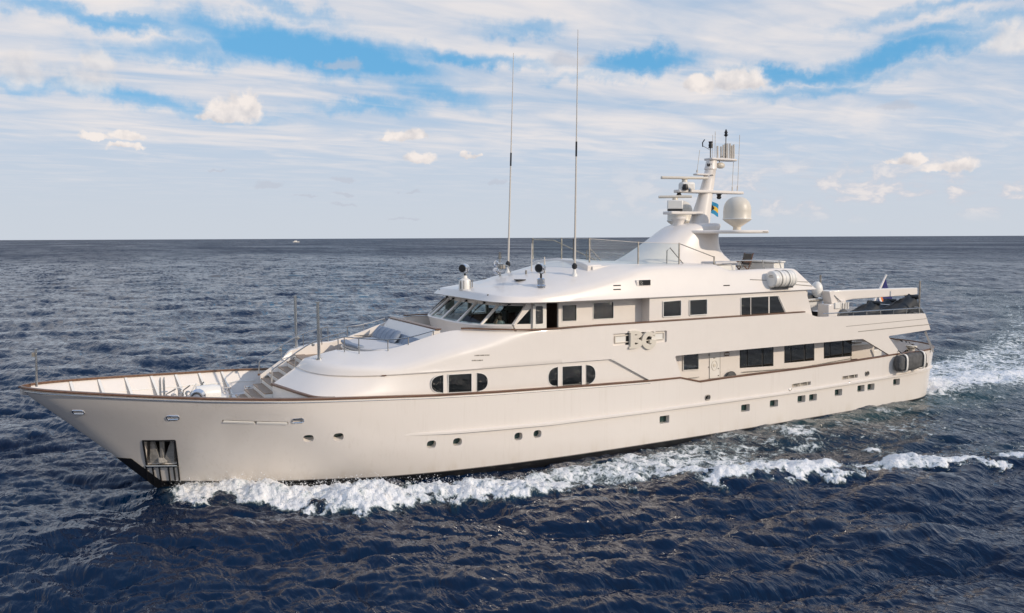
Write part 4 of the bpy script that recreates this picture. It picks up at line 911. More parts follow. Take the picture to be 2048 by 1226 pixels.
p = HR(1040, 561); MB().box(p + Vector((0, 0, .03)), (.42, .42, .05)).build('deck_hatch', 'black', roof); p = HR(970, 554); MB().box(p + Vector((0, 0, .02)), (.3, .2, .03)).build('deck_hatch', 'black', roof)
p = HR(1052, 548); MB().tube([p, p + Vector((0, 0, .18))], .05, 8).build('vent', 'dullsteel', roof)
# glass windbreak round the sundeck
wb = bpy.data.objects.new('windbreak', None); COL.objects.link(wb); wb.parent = yacht; ORG[wb] = Vector((0, 0, 0))
gp = [V3(18.5, 2.75, 8.85), V3(18.5, 0, 8.95), V3(18.5, -2.75, 8.80), V3(21.35, -2.80, 8.63), V3(23.9, -2.84, 8.55), V3(26.2, -2.88, 8.56)]; gt = [9.95, 9.96, 9.94, 9.75, 9.67, 8.95]
MB().loft([[V3(18.35, y, 8.3), V3(18.38, y, z), V3(19.2, y, z + .02), V3(19.2, y, 8.3)] for y, z in ((-2.78, 8.66), (-2.2, 8.8), (-1.4, 8.88), (0, 8.92), (1.4, 8.88), (2.2, 8.8), (2.78, 8.66))]).build('coaming', 'white', wb, bevel=.04)
MB().loft([[V3(x, -2.90, z - .3), V3(x, -2.86, z), V3(x, -2.6, z), V3(x, -2.55, z - .3)] for x, z in ((18.6, 8.62), (21.35, 8.68), (23.9, 8.60), (26.2, 8.60))]).build('coaming', 'white', wb, bevel=.03)
for i in range(4):
    a, b = gp[i], gp[i + 1]; q = [a + V3(0, 0, .04), b + V3(0, 0, .04), V3(b[0], b[1], gt[i + 1]), V3(a[0], a[1], gt[i])]
    MB().add(q, [(0, 1, 2, 3)]).build('glass_panel', 'clear', wb, smooth=False)
    MB().strip([V3(a[0], a[1], gt[i]), V3(b[0], b[1], gt[i + 1])], .035, .02).build('top_edge', 'antenna', wb)
MB().tube([V3(23.9, -2.84, 9.67), V3(26.2, -2.88, 8.95)], .024, 6).build('sloping_rail', 'dullsteel', wb)
for i, (q, z) in enumerate(zip(gp, gt)):
    if i == 1: q = V3(18.5, -.2, 8.9)
    MB().box((q[0], q[1], (q[2] + z) / 2 + .02), (.06, .05, z - q[2] + .04)).build('post', 'dullsteel', wb)
q = V3(18.5, -1.35, 8.9); MB().box((18.5, -1.35, 9.42), (.06, .06, 1.05)).build('post', 'black', wb)
for x in (20.0, 23.4): MB().tube([(x + .15, 0 if x < 22 else -2.3, 8.6), (x + .15, 0 if x < 22 else -2.3, 9.3), (x + .35, 0 if x < 22 else -2.3, 9.45), (x + 1.3, 0 if x < 22 else -2.3, 8.55)], .025, 6).build('grab_rail', 'dullsteel', wb)
MB().tube([(18.5, 2.7, 9.9), (19.8, 2.7, 9.85), (22.6, 2.7, 8.7)], .03, 6).build('grab_rail', 'dullsteel', wb)

# ------------------------------------------------------------------ radar arch and mast
def ell(cx, hx, hy, z, n=28, p=2.6, nose=0.0):
    o = []
    for t in np.linspace(0, 2 * math.pi, n, endpoint=False):
        c, s = math.cos(t), math.sin(t); o.append(V3(cx + hx * math.copysign(abs(c) ** (2 / p), c), hy * math.copysign(abs(s) ** (2 / p), s), z))
    return o
ar = MB(); rr_ = []
for z, xf, xa, hy in ((8.3, 21.6, 29.5, 2.05), (8.7, 22.3, 29.35, 1.85), (9.0, 22.95, 28.95, 1.68), (9.3, 23.5, 28.7, 1.56), (9.7, 24.2, 28.6, 1.45), (10.1, 24.85, 28.55, 1.38), (10.4, 25.35, 28.6, 1.33), (10.58, 25.7, 28.7, 1.28), (10.72, 26.2, 28.75, 1.12), (10.76, 26.6, 28.6, .9)):
    rr_.append(ell((xf + xa) / 2, (xa - xf) / 2, hy, z))
ar.loft(rr_); arch = ar.build('radar_arch', 'white', yacht, 45)
for sd_ in (-1, 1):
    wg = [(25.9, sd_ * 1.1), (26.9, sd_ * 2.2), (27.4, sd_ * 3.2), (28.0, sd_ * 3.4), (29.6, sd_ * 3.35), (29.8, sd_ * 3.1), (29.3, sd_ * 1.9), (28.6, sd_ * 1.1)]
    wp_ = MB().slab(roundpoly(wg, .25), 10.18, 10.36).build('wing_platform', 'white', arch, 40, bevel=.06)
    c = Vector((28.25, sd_ * 2.35, 10.36))
    dm = MB().lathe(c, [(.0, 0), (.22, .0), (.20, .14), (.22, .18), (.66, .48), (.75, .56), (.75, .62), (.73, .66), (.735, 1.0), (.71, 1.26), (.63, 1.48), (.48, 1.65), (.27, 1.76), (0, 1.80)], 28).build('satellite_dome', 'brass', yacht, 50)
    MB().lathe(c + Vector((0, 0, .58)), [(.76, 0), (.77, .02), (.76, .05), (.7, .05)], 28).build('dome_rim', 'trimwhite', dm)
MB().box((29.3, -3.36, 10.27), (.35, .06, .03)).build('slot_mark', 'dullsteel', arch)
mk = MB(); rr_ = []
for py_, pl_, pr_, k_ in ((452, 1380, 1415.5, 1), (443, 1382.5, 1416.6, 1), (396, 1397, 1422, 1), (360, 1407.2, 1427.5, 1), (340, 1411.6, 1430, 1), (338, 1410.2, 1431.5, 1), (332, 1412, 1431.5, 1), (320, 1414.6, 1432.6, 1)):
    q0_, q1_ = aty(pl_, py_, 0), aty(pr_, py_, 0); rx = (q1_.x - q0_.x) / 2 * .97; rr_.append(ell((q0_.x + q1_.x) / 2, rx, rx * .85, (q0_.z + q1_.z) / 2, 20, 2.0))
mk.loft(rr_); mast = mk.build('mast', 'white', yacht, 40)
for k in range(5): MB().box(aty(1415.5 + 3.4 * k, 329.5, -.21 + (.06 if k in (0, 4) else 0)), (.05, .06, .14)).build('vent_slot', 'shadow_black', mast)
def arm(pts2, z0, z1, name='crosstree', bev=.04): return MB().slab(roundpoly(pts2, .15), z0, z1).build(name, 'white', mast, 40, bevel=bev)
X1 = lambda px, py: aty(px, py, 0)
z_a = X1(1417, 384).z; a_ = X1(1352, 381).x; b_ = X1(1484, 386).x
arm([(a_, -.28), (27.6, -.42), (29.0, -.40), (b_, -.22), (b_, .22), (29.0, .40), (27.6, .42), (a_, .28)], z_a - .08, z_a + .08)
z_b = X1(1360, 426).z; a2 = X1(1333, 426).x
arm([(a2, -.4), (27.6, -.42), (28.0, -.2), (28.0, .2), (27.6, .42), (a2, .4)], z_b - .08, z_b + .08)
z_c = X1(1400, 349).z; arm([(X1(1389, 349).x, -.2), (28.3, -.22), (28.3, .22), (X1(1389, 349).x, .2)], z_c - .05, z_c + .05)
z_d = X1(1440, 319).z; arm([(X1(1415, 319).x, -.36), (X1(1458, 319).x, -.34), (X1(1470, 319).x, -.25), (X1(1470, 319).x, .25), (X1(1458, 319).x, .34), (X1(1415, 319).x, .36)], z_d - .07, z_d + .05)
# lower pedestal under the forward platform
MB().lathe((X1(1357, 446).x, 0, 10.5), [(.36, 0), (.30, .25), (.34, .4), (.42, .5), (.42, .62), (.2, .66)], 16).build('pedestal', 'white', mast)
def radar(px, py, ang, ln_, zoff, box, name):
    c = X1(px, py); r_ = bpy.data.objects.new(name, None); COL.objects.link(r_); r_.parent = yacht; ORG[r_] = Vector((0, 0, 0))
    q = Matrix.Rotation(ang, 3, 'Z')
    if box: MB().box(c + Vector((0, 0, zoff)), (.85, .62, .50), q).build('gearbox', 'trimwhite', r_, bevel=.06); MB().box(c + Vector((0, 0, zoff - .29)), (.82, .6, .08), q).build('gearbox_base', 'black', r_)
    else: MB().box(c + Vector((.15, 0, zoff)), (.8, .6, .5), q).build('gearbox', 'trimwhite', r_, bevel=.12); MB().lathe(c + Vector((-.25, -.35, zoff - .2)), [(.16, 0), (.18, .1), (.12, .3), (0, .32)], 10).build('lamp', 'black', r_); MB().lathe(c + Vector((.1, -.3, zoff - .28)), [(.12, 0), (.14, .12), (.06, .2), (0, .22)], 10).build('lamp', 'steel', r_)
    MB().lathe(c + Vector((0, 0, zoff + .25)), [(.16, 0), (.14, .12), (.2, .16)], 12).build('shaft', 'brass', r_)
    MB().loft([[c + Vector((0, 0, zoff + .44 if box else zoff + .48)) + q @ Vector((x, y, z)) for y, z in ((-.09, -.07), (.09, -.075), (.12, 0), (.07, .075), (-.07, .075), (-.12, 0))] for x in (-ln_ / 2, ln_ / 2)]).build('scanner_bar', 'brass', r_, bevel=.02)
radar(1369, 379, R(-16), 2.75, .16, False, 'radar_scanner')
radar(1350, 422, R(-40), 1.8, .34, True, 'radar_scanner')
# small fittings on the mast
def rod(px0, py0, px1, py1, r, m_='antenna', name='rod_aerial', Y=0): a, b = aty(px0, py0, Y), aty(px1, py1, Y); return MB().tube([a, b], r, 6).build(name, m_, mast)
for x, y0 in ((1435, 292), (1442, 293), (1447, 289.5), (1451, 287), (1455, 287), (1460, 287), (1463.5, 291), (1467.5, 289)): rod(x, 317, x, y0, .055, 'antenna', 'stub_aerial', -.15 + .1 * (x % 3))
rod(1451, 318, 1452, 270, .03, 'dullsteel'); pt = X1(1452, 270); MB().lathe(pt, [(.03, -.1), (.13, 0), (.05, .06), (.10, .12), (.03, .3), (0, .34)], 10).build('masthead_light', 'black', mast)
rod(1421, 316, 1421, 296, .035, 'dullsteel'); pt = X1(1421, 296); MB().lathe(pt, [(.12, 0), (.10, .08), (.12, .16), (.09, .24), (.12, .36), (0, .37)], 10).build('all_round_light', 'black', mast)
rod(1419, 299, 1406, 292, .015, 'dullsteel', 'wind_vane_arm'); pt = X1(1405.5, 290); MB().tube([pt + Vector((0, 0, -.1)), pt + Vector((-.02, 0, .12)), pt + Vector((.08, 0, .25)), pt + Vector((.14, 0, .3))], .03, 6).build('wind_vane', 'black', mast)
rod(1425.5, 315, 1425.5, 270, .014); rod(1430, 314, 1430.5, 263, .016); rod(1394, 344, 1399.5, 300, .014); rod(1464, 382, 1467, 324, .016); rod(1475, 382, 1479.5, 270, .016)
rod(1394, 345, 1394.5, 340, .05); rod(1464.5, 382, 1464.5, 374, .035); rod(1474.5, 382, 1475, 372, .035)
pt = X1(1441, 331); hl = MB().sphere(pt, .24, 12, 8, (1.2, .8, .75)).build('floodlight', 'brass', mast); MB().tube([pt + Vector((-.1, 0, .2)), pt + Vector((0, 0, .5)), pt + Vector((.4, 0, .55))], .03, 6).build('floodlight_bracket', 'dullsteel', mast)
for q in ((1438, 393), (1358, 388)): pt = X1(*q); MB().lathe(pt + Vector((0, 0, -.15)), [(.08, 0), (.14, .1), (.10, .18), (.16, .28), (0, .3)], 10).build('hanging_lamp', 'black', mast)
for q in ((1423, 351), (1415, 406)): pt = aty(q[0], q[1], -.32); MB().tube([pt + Vector((-.12, 0, 0)), pt + Vector((0, -.06, .04)), pt + Vector((.12, 0, 0))], .022, 5).build('step_rung', 'dullsteel', mast)
# flags
def flag(name, label, origin, u, v, nu, nv, cols, wave, parent_loc):
    f_ = thing(name, label, 'flag', tuple(parent_loc)); me_ = MB(); o = Vector(origin); u = Vector(u); v = Vector(v)
    out_ = {}
    for k, cm_ in enumerate(cols[0]): out_[k] = []
    pt_ = lambda i, j: o + u * (i / nu) + v * (j / nv) + Vector((0, 1, 0)) * (math.sin(i / nu * 7 + j / nv * 2) * wave * (i / nu + .15)) + Vector((0, 0, -1)) * (.10 * u.length * (i / nu) ** 2)
    for i in range(nu):
        for j in range(nv):
            k = cols[1]((i + .5) / nu, (j + .5) / nv); q = [pt_(i, j), pt_(i + 1, j), pt_(i + 1, j + 1), pt_(i, j + 1)]; out_[k].append(q)
    for k, qs in out_.items():
        if not qs: continue
        b_ = MB()
        for q in qs: b_.add([a + Vector((0, -.006, 0)) for a in q] + [a + Vector((0, .006, 0)) for a in q], [(0, 1, 2, 3), (7, 6, 5, 4)])
        b_.build(cols[0][k][0], cols[0][k][1], f_, 80)
    return f_
fm_ = {k: mat('flag_' + k, c, .8) for k, c in dict(aqua=(.02, .24, .45), gold=(.75, .47, .05), black=(.01, .01, .012), navy=(.015, .02, .13), orange=(.75, .20, .04), white=(.8, .78, .75)).items()}
p0 = X1(1420, 401); flag('courtesy_flag', 'small flag of aqua and gold bands with a black triangle, flying behind the mast', p0, X1(1437, 408) - p0 + Vector((0, -.05, 0)), X1(1419, 425) - p0, 24, 18,
     ([('aqua_band', fm_['aqua']), ('gold_band', fm_['gold']), ('black_triangle', fm_['black'])], lambda i, j: 2 if i < .5 * (1 - abs(j - .5) * 2) else (1 if 1 / 3 < j < 2 / 3 else 0)), .06, p0)
rod(1419.5, 400, 1419, 436, .008, 'antenna', 'flag_halyard')

# ------------------------------------------------------------------ sundeck seats, life raft, after boat deck
HR2 = Hit(roof)
sdk = bpy.data.objects.new('sundeck_rail', None); COL.objects.link(sdk); sdk.parent = yacht; ORG[sdk] = Vector((0, 0, 0))
for Yr, zr in ((-3.3, 8.75), (3.3, 8.85)):
    m_ = MB().tube([(26.9, Yr, zr), (29.0, Yr, zr), (31.0, Yr, zr - .02)], .032, 6)
    for x in (27.6, 29.2, 30.4): m_.tube([(x, Yr, zr), (x + .22, Yr, 8.25)], .026, 6)
    m_.build('rail', 'steel', sdk)
MB().box((28.6, 2.6, 8.8), (5.0, .6, .07)).build('sundeck_bar_top', 'trimwhite', sdk, bevel=.02)
MB().box((27.0, -2.2, 8.62), (1.5, 1.5, .16)).build('sun_lounge', 'palecushion', sdk, bevel=.05); MB().box((27.0, -2.2, 8.2), (1.4, 1.4, .6)).build('sun_lounge_base', 'trimwhite', sdk, bevel=.03)
MB().box((30.75, -1.6, 8.15), (.8, 2.8, .8)).build('seat_base', 'trimwhite', sdk, bevel=.04); MB().box((30.75, -1.6, 8.62), (.9, 2.9, .08)).build('table_top', 'trimwhite', sdk, bevel=.02)
ch_ = thing('deck_chair', 'brown folding deck chair on the sundeck behind the mast', 'chair', (29.7, -1.6, 7.9))
MB().box((29.8, -1.6, 8.75), (.10, .62, .62), Matrix.Rotation(.15, 3, 'Y')).build('backrest', 'canvas', ch_); MB().box((29.5, -1.6, 8.38), (.55, .6, .06)).build('seat', 'canvas', ch_)
for k in (-.32, .32):
    MB().tube([(29.9, -1.6 + k, 9.1), (29.6, -1.6 + k, 8.3), (29.2, -1.6 + k, 7.9)], .028, 6).build('leg', 'wicker', ch_); MB().tube([(29.25, -1.6 + k, 8.4), (29.8, -1.6 + k, 7.9)], .028, 6).build('leg', 'wicker', ch_)
    MB().box((29.5, -1.6 + k, 8.62), (.55, .06, .04)).build('armrest', 'wicker', ch_)
# life raft canister on the flank
pc_ = aty(1562, 558, -4.15); lr = thing('life_raft', 'white ribbed life raft canister strapped to the after roof flank', 'life raft', tuple(pc_))
MB().lathe(pc_ + Vector((-.78, 0, 0)), [(0, 0), (.36, .0), (.43, .05), (.44, .10), (.44, 1.5), (.42, 1.55), (.36, 1.58), (0, 1.58)], 26, (1, 0, 0)).build('canister', 'trimwhite', lr)
for k in range(6): MB().lathe(pc_ + Vector((-.55 + k * .23, 0, 0)), [(.43, 0), (.458, .03), (.458, .08), (.43, .11)], 26, (1, 0, 0)).build('rib', 'trimwhite', lr)
for k in (-.35, .2): MB().tube([pc_ + Vector((k, math.cos(t) * .47, math.sin(t) * .47)) for t in np.linspace(0, 6.28, 25)[:-1]], .016, 5, True).build('strap', 'dullsteel', lr)
cr2 = MB().box(pc_ + Vector((.05, .1, -.44)), (1.3, .6, .06)); 
for k in (-.5, -.1, .4): cr2.box(pc_ + Vector((k, .15, -.30)), (.06, .6, .25))
cr2.build('cradle', 'black', lr)
for k, w_ in ((.14, .22), (.06, .32)): MB().box(pc_ + Vector((-.785, -.05, .12 + k - .05)), (.012, w_, .035)).build('printed_line', 'dullsteel', lr)
# crane
cb = thing('deck_crane', 'white deck crane with a long boom over the after boat deck', 'crane', (35.2, -2.4, 5.0))
Yc = -2.4; cp = lambda px, py: aty(px, py, Yc)
b0, b1, b2, b3, b4, b5 = cp(1656, 581), cp(1829, 575), cp(1829, 588), cp(1818, 590), cp(1700, 598), cp(1660, 606)
poly_ = [(q.x, q.z) for q in (b0, b1, b2, b3, b4, b5)]
MB().plate(poly_, Yc - .22, Yc + .22).build('boom', 'white', cb, 30, bevel=.04)
MB().box(cp(1822, 588), (.3, .2, .12)).build('hook_block', 'black', cb)
q0, q1 = cp(1650, 640), cp(1687, 606)
MB().lathe((cp(1674, 640).x, Yc, 4.98), [(.52, 0), (.52, .06), (.42, .12), (.40, 1.05), (.46, 1.1), (.46, 1.25), (.3, 1.3)], 18).build('pillar', 'white', cb)
MB().box((cp(1652, 625).x + .1, Yc - .1, 5.55), (.95, .8, 1.1)).build('power_pack', 'white', cb, bevel=.05); MB().box((cp(1657, 611).x + .1, Yc - .52, 6.0), (.42, .12, .34)).build('control_box', 'trimwhite', cb, bevel=.02)
MB().plate([(q.x, q.z) for q in (cp(1650, 582), cp(1660, 580), cp(1672, 607), cp(1655, 607))], Yc - .3, Yc + .3).build('knuckle', 'white', cb, bevel=.03)
for k in range(4): MB().box((cp(1668 + k * 5, 615).x, Yc - .45, 5.95), (.07, .1, .38)).build('rib', 'trimwhite', cb)
MB().tube([cp(1660, 590) + Vector((0, -.3, 0)), cp(1672, 604) + Vector((0, -.4, 0)), cp(1690, 605) + Vector((0, -.35, 0))], .03, 6).build('hose', 'steel', cb)
rb = thing('tender_boat', 'white tender with a black console cover stowed behind the upper deckhouse', 'tender', (34.6, -1.2, 5.0))
MB().loft([[V3(x, -1.2 + y * wv, 6.0 + z) for y, z in ((-1, .30), (-.95, 0), (-.5, -.35), (0, -.45), (.5, -.35), (.95, 0), (1, .30), (.9, .38), (-.9, .38))] for x, wv in ((32.9, .75), (33.6, .95), (34.8, .9), (35.6, .6), (36.0, .1))]).build('hull_body', 'trimwhite', rb, 40)
MB().tube([(x, -1.2 - 1.0 * wv - .03, 6.28) for x, wv in ((32.9, .75), (33.6, .95), (34.8, .9), (35.6, .6))], .07, 8).build('rubbing_band', 'dullsteel', rb)
MB().loft([[V3(x, -1.2 + y * wv, 6.38 + z * wv) for y, z in ((-.9, 0), (-.8, .22), (0, .42), (.8, .22), (.9, 0))] for x, wv in ((33.0, .7), (33.8, 1), (35.2, .7))]).build('cover', 'darkcanvas', rb, 40)
for x in (33.3, 35.0): MB().box((x, -1.2, 5.3), (.12, 1.6, .6)).build('cradle', 'black', rb)  # cradle kept black in place of the shadow beneath the hull
MB().box((34.1, -.9, 5.28), (1.8, .8, .5)).build('underhull_shade', 'darkcanvas', rb, bevel=.1)  # dark block added under the tender, standing in for the shade there
MB().sphere(aty(1634, 579, -1.9), .36, 14, 10, (.9, .9, 1.35)).build('mooring_buoy', 'trimwhite', rb)
def jetski(px, py, Yj, label, scale=1.0):
    c = aty(px, py, Yj); g = thing('covered_jet_ski', label, 'jet ski', (c.x, Yj, 5.0), 'jet skis under dark covers on the boat deck')
    b_ = MB(); rings_ = []
    for t, hh, ww in ((-1.55, .10, .25), (-1.35, .38, .5), (-.9, .52, .66), (-.3, .66, .70), (.2, .84, .66), (.6, 1.04, .56), (.92, 1.12, .46), (1.15, 1.05, .40), (1.3, .72, .42), (1.6, .45, .40), (1.75, .1, .2)):
        rings_.append([Vector((c.x + t * scale, Yj + math.cos(a) * ww * (1 + .08 * math.sin(5 * a + t * 7)), 5.02 + hh * scale * max(0, math.sin(a)) ** .55 * (1 + .08 * math.sin(6 * a + t * 6)))) for a in np.linspace(0, math.pi, 19)])
    b_.loft([r + [r[-1] + Vector((0, 0, -.03)), r[0] + Vector((0, 0, -.03))] for r in rings_]); b_.build('cover', 'darkcanvas', g, 55)
    hb_ = MB().tube([(c.x + 1.15 * scale, Yj - .40, 5.0 + 1.05 * scale), (c.x + .95 * scale, Yj, 5.0 + 1.06 * scale), (c.x + 1.15 * scale, Yj + .40, 5.0 + 1.05 * scale)], .13, 8).build('handlebar', 'darkcanvas', g)
jetski(1722, 628, -3.1, 'jet ski under a black cover beside the crane pillar'); jetski(1795, 622, -2.9, 'larger jet ski under a black cover near the after end of the boat deck', 1.2)
jetski(1760, 622, -1.2, 'low jet ski under a grey black cover between its two neighbours', .85)
tag(MB().lathe(aty(1686, 632, -3.9), [(.05, -.1), (.36, -.1), (.42, 0), (.36, .1), (.05, .1)], 20, (0, 1, 0)).build('coiled_fender', 'canvas'), 'round black tyre fender hung by the crane pillar', 'fender')
# boat deck rail, pole, ensign
dk_ = MB(); r_t = [aty(1645, 636, -4.2) + Vector((0, 0, .0))]
rp_ = [Vector((32.9, -4.2, 5.75)), Vector((36.0, -4.2, 5.74)), Vector((39.0, -4.2, 5.72)), Vector((41.4, -4.2, 5.70)), Vector((41.6, -3.8, 5.70))]
dk_.tube(rp_, .03, 7)
for x in np.arange(34.2, 41.5, 1.15): dk_.tube([(x, -4.2, 5.74), (x, -4.2, 5.36)], .024, 6)
dk_.tube([Vector((q.x, -q.y, q.z)) for q in rp_], .03, 7); dk_.tube([(41.6, -3.8, 5.7), (41.6, 3.8, 5.7)], .03, 7)
dk_.build('boat_deck_rail', 'steel', yacht)
pp = aty(1838, 624, -4.0); MB().tube([pp - Vector((0, 0, .3)), aty(1840, 562, -4.0)], .055, 8).build('steel_pole', 'dullsteel', yacht)
pq = Vector((33.2, 1.5, 5.0)); MB().tube([aty(1641, 634, 1.5), aty(1641, 550, 1.5)], .06, 8).build('steel_pole', 'dullsteel', yacht)
pz = aty(1807, 617, -2.6); MB().tube([pz - Vector((0, 0, .4)), pz + Vector((0, 0, .15))], .12, 10).build('capstan', 'dullsteel', yacht)
fs = thing('ensign_staff', 'slanted white ensign staff at the after end of the boat deck', 'flagstaff', tuple(aty(1742, 615, 0.5)))
MB().tube([aty(1742, 615, .5), aty(1772, 551, .5)], [.09, .06], 8).build('pole', 'white', fs); MB().lathe(aty(1772, 551, .5), [(.08, 0), (.08, .05), (0, .08)], 8).build('truck', 'trimwhite', fs)
p0 = aty(1771, 556, .45)
flag('ensign', 'navy blue ensign with orange and white stripes hanging from the slanted staff', p0, aty(1787, 608, .45) - p0, aty(1757, 601, .45) - p0, 22, 22,
     ([('navy_field', fm_['navy']), ('orange_stripe', fm_['orange']), ('white_stripe', fm_['white'])], lambda i, j: 1 if .62 < j < .78 and i > .05 and i < .75 * j + .1 else (2 if .78 <= j < .90 and i < .75 * j + .1 or (.24 < j < .34 and .2 < i < .3) else 0)), .08, p0)

# ------------------------------------------------------------------ main deck aft
MB().tube([aty(1851, 664, -4.15), aty(1866, 703, -4.15)], .085, 4).build('stern_stanchion', 'white', yacht)
MB().tube([(41.5, 3.3, 3.0), (41.5, 3.3, 4.6)], .05, 8).build('awning_post', 'dullsteel', yacht)
pb_ = aty(1812, 695, -1.2); ab = thing('aft_deck_bar', 'cream bar counter on the after main deck', 'counter', (40.0, -1.2, 2.0))
MB().box((39.6, -.8, 2.62), (2.2, 1.5, 1.25)).build('body', 'white', ab, bevel=.05); MB().box((39.6, -.8, 3.27), (2.3, 1.6, .06)).build('counter_top', 'trimwhite', ab, bevel=.02); MB().box((39.9, -.8, 3.33), (.6, .35, .05)).build('tray', 'dullsteel', ab)
so_ = thing('after_sofa', 'cream sofa along the stern bulwark of the main deck', 'sofa', (42.0, 1.6, 2.0))
MB().box((42.2, 1.2, 2.35), (.9, 3.6, .7)).build('seat', 'trimwhite', so_, bevel=.06); MB().box((42.7, 1.2, 2.9), (.3, 3.6, .6)).build('backrest', 'palecushion', so_, bevel=.06)
wn = thing('mooring_winch', 'round cream mooring winch by the stern quarter', 'winch', tuple(aty(1823, 705, -3.0)))
c = aty(1823, 700, -3.0); MB().lathe(c - Vector((0, 0, .5)), [(.34, 0), (.34, .25), (.20, .34), (.18, .55), (.34, .7), (.30, .78), (0, .8)], 18).build('drum', 'brass', wn); MB().tube([c + Vector((-.3, 0, -.4)), c + Vector((-.5, 0, .05)), c + Vector((-.2, 0, .12))], .04, 6).build('handle', 'dullsteel', wn)
for i, (x, y, lb) in enumerate(((37.15, -2.6, 'brown wicker chair on the after deck, nearest the side rail'), (37.6, -.9, 'brown wicker chair on the after deck behind the slanted wing strut'))):
    wc = thing('wicker_chair', lb, 'chair', (x, y, 2.03), 'wicker chairs on the after deck')
    MB().box((x, y, 2.5), (.6, .6, .12)).build('seat', 'wicker', wc, bevel=.03); MB().box((x - .28, y, 2.95), (.10, .6, .85)).build('backrest', 'wicker', wc, bevel=.03)
    for k in (-.28, .28):
        MB().box((x, y + k, 2.72), (.55, .07, .06)).build('armrest', 'wicker', wc)
        for k2 in (-.26, .26): MB().box((x + k2, y + k, 2.24), (.06, .06, .45)).build('leg', 'wicker', wc)
tb = thing('dining_table', 'white covered dining table on the after deck', 'table', (38.6, -.2, 2.03))
MB().lathe((38.6, -.2, 2.03), [(.4, 0), (.35, .05), (.08, .1), (.08, .68), (0, .7)], 14).build('pedestal', 'steel', tb); MB().lathe((38.6, -.2, 2.70), [(.0, 0), (.85, 0), (.88, .04), (0, .06)], 24).build('table_top', 'trimwhite', tb)
# covered fender bundle slung over the quarter
HQ = Hit(hull)
fd = thing('covered_fender', 'large fender in a grey canvas cover slung over the stern quarter', 'fender', tuple(aty(1818, 724, -4.6)))
rings_ = []
fa, fb_ = aty(1793, 728, -4.60), aty(1848, 717, -4.55)
for k, t in enumerate(np.linspace(0, 1, 15)):
    c = fa + (fb_ - fa) * t; rr2 = .48 * (1 - .06 * math.sin(t * 9)) * min(1, .62 + 3.4 * min(t, 1 - t) ** .8)
    rings_.append([c + Vector((0, math.copysign(abs(math.cos(a)) ** .6, math.cos(a)) * rr2 * .62 * (1 + .04 * math.sin(9 * t + 5 * a)), math.copysign(abs(math.sin(a)) ** .6, math.sin(a)) * rr2 * (1.0 + .04 * math.sin(a * 4 + t * 17)))) for a in np.linspace(0, 2 * math.pi, 22, endpoint=False)])
MB().loft(rings_).build('canvas_cover', 'canvas', fd, 60)
for t in (.2, .83):
    c = fa + (fb_ - fa) * t; MB().strip([c + Vector((0, math.copysign(abs(math.cos(a)) ** .6, math.cos(a)) * .36, math.copysign(abs(math.sin(a)) ** .6, math.sin(a)) * .53)) for a in np.linspace(R(80), R(275), 22)], .03, .13, up=(1, 0, 0)).build('webbing_strap', 'trimwhite', fd)
    MB().tube([c + Vector((0, -.1, .48)), c + Vector((0, .35, .72))], .025, 6).build('lashing', 'cable', fd)
# person at the pilothouse window
pw0 = aty(998, 642, -2.35)
pr = bpy.data.objects.new('person', None); COL.objects.link(pr); pr.location = (pw0.x + .1, pw0.y, 5.05); ORG[pr] = Vector(pr.location)
tag(pr, 'person in a white shirt with a hand to the face, behind the pilothouse windscreen', 'person')
hx, hy, hz = pw0.x + .1, pw0.y, 6.36
body = MB()
rings_ = []
for z, rx, ry in ((5.05, .13, .17), (5.5, .15, .20), (5.8, .16, .22), (6.02, .15, .25), (6.15, .12, .24), (6.21, .07, .10), (6.24, .055, .06), (6.28, .06, .065), (6.31, .09, .075), (6.37, .105, .085), (6.44, .105, .085), (6.50, .085, .07), (6.54, .04, .035)):
    rings_.append([Vector((hx + math.cos(a) * rx - (.05 if z > 6.25 else 0), hy + math.sin(a) * ry, z)) for a in np.linspace(0, 2 * math.pi, 18, endpoint=False)])
body.loft(rings_)
for s_ in (-1, 1): body.tube([(hx, hy + s_ * .22, 6.12), (hx - .12, hy + s_ * .30, 5.85), (hx - .32, hy + s_ * .12, 6.08), (hx - .20, hy + s_ * .03, 6.28)], [.075, .06, .05, .035], 8)
bo = body.build('body', mat('skin', (.48, .28, .20), .6), pr, 80)
MB().loft([[Vector((hx + math.cos(a) * rx * 1.08, hy + math.sin(a) * ry * 1.06, z)) for a in np.linspace(0, 2 * math.pi, 18, endpoint=False)] for z, rx, ry in ((5.4, .15, .2), (5.8, .165, .225), (6.03, .158, .258), (6.17, .125, .25), (6.215, .075, .11))]).build('shirt', 'trimwhite', pr, 80)
sl_ = MB()
for s_ in (-1, 1): sl_.tube([(hx, hy + s_ * .22, 6.12), (hx - .12, hy + s_ * .30, 5.85), (hx - .28, hy + s_ * .14, 6.04)], [.09, .075, .062], 8)
sl_.build('sleeves', 'trimwhite', pr, 80)
MB().sphere((hx - .035, hy, 6.465), .108, 14, 8, (1.02, .88, .82)).build('hair', mat('brown_hair', (.06, .035, .02), .7), pr, 80)
# a boat on the horizon
bb = thing('distant_boat', 'tiny white boat far away on the left horizon', 'boat', (float(CAM[0] + ray(595, 600)[0] * 2300), float(CAM[1] + ray(595, 600)[1] * 2300), 0))
o_ = ORG[bb]; MB().loft([[o_ + Vector((x, y * w_, z)) for y, z in ((-1, 0), (-1.3, 2.0), (1.3, 2.0), (1, 0))] for x, w_ in ((-9, 1.6), (0, 2), (6, 1.6), (10, .2))]).build('hull_body', 'trimwhite', bb); MB().box(o_ + Vector((-1, 0, 3.2)), (8, 3.4, 2.4)).build('cabin', 'trimwhite', bb, bevel=.3)

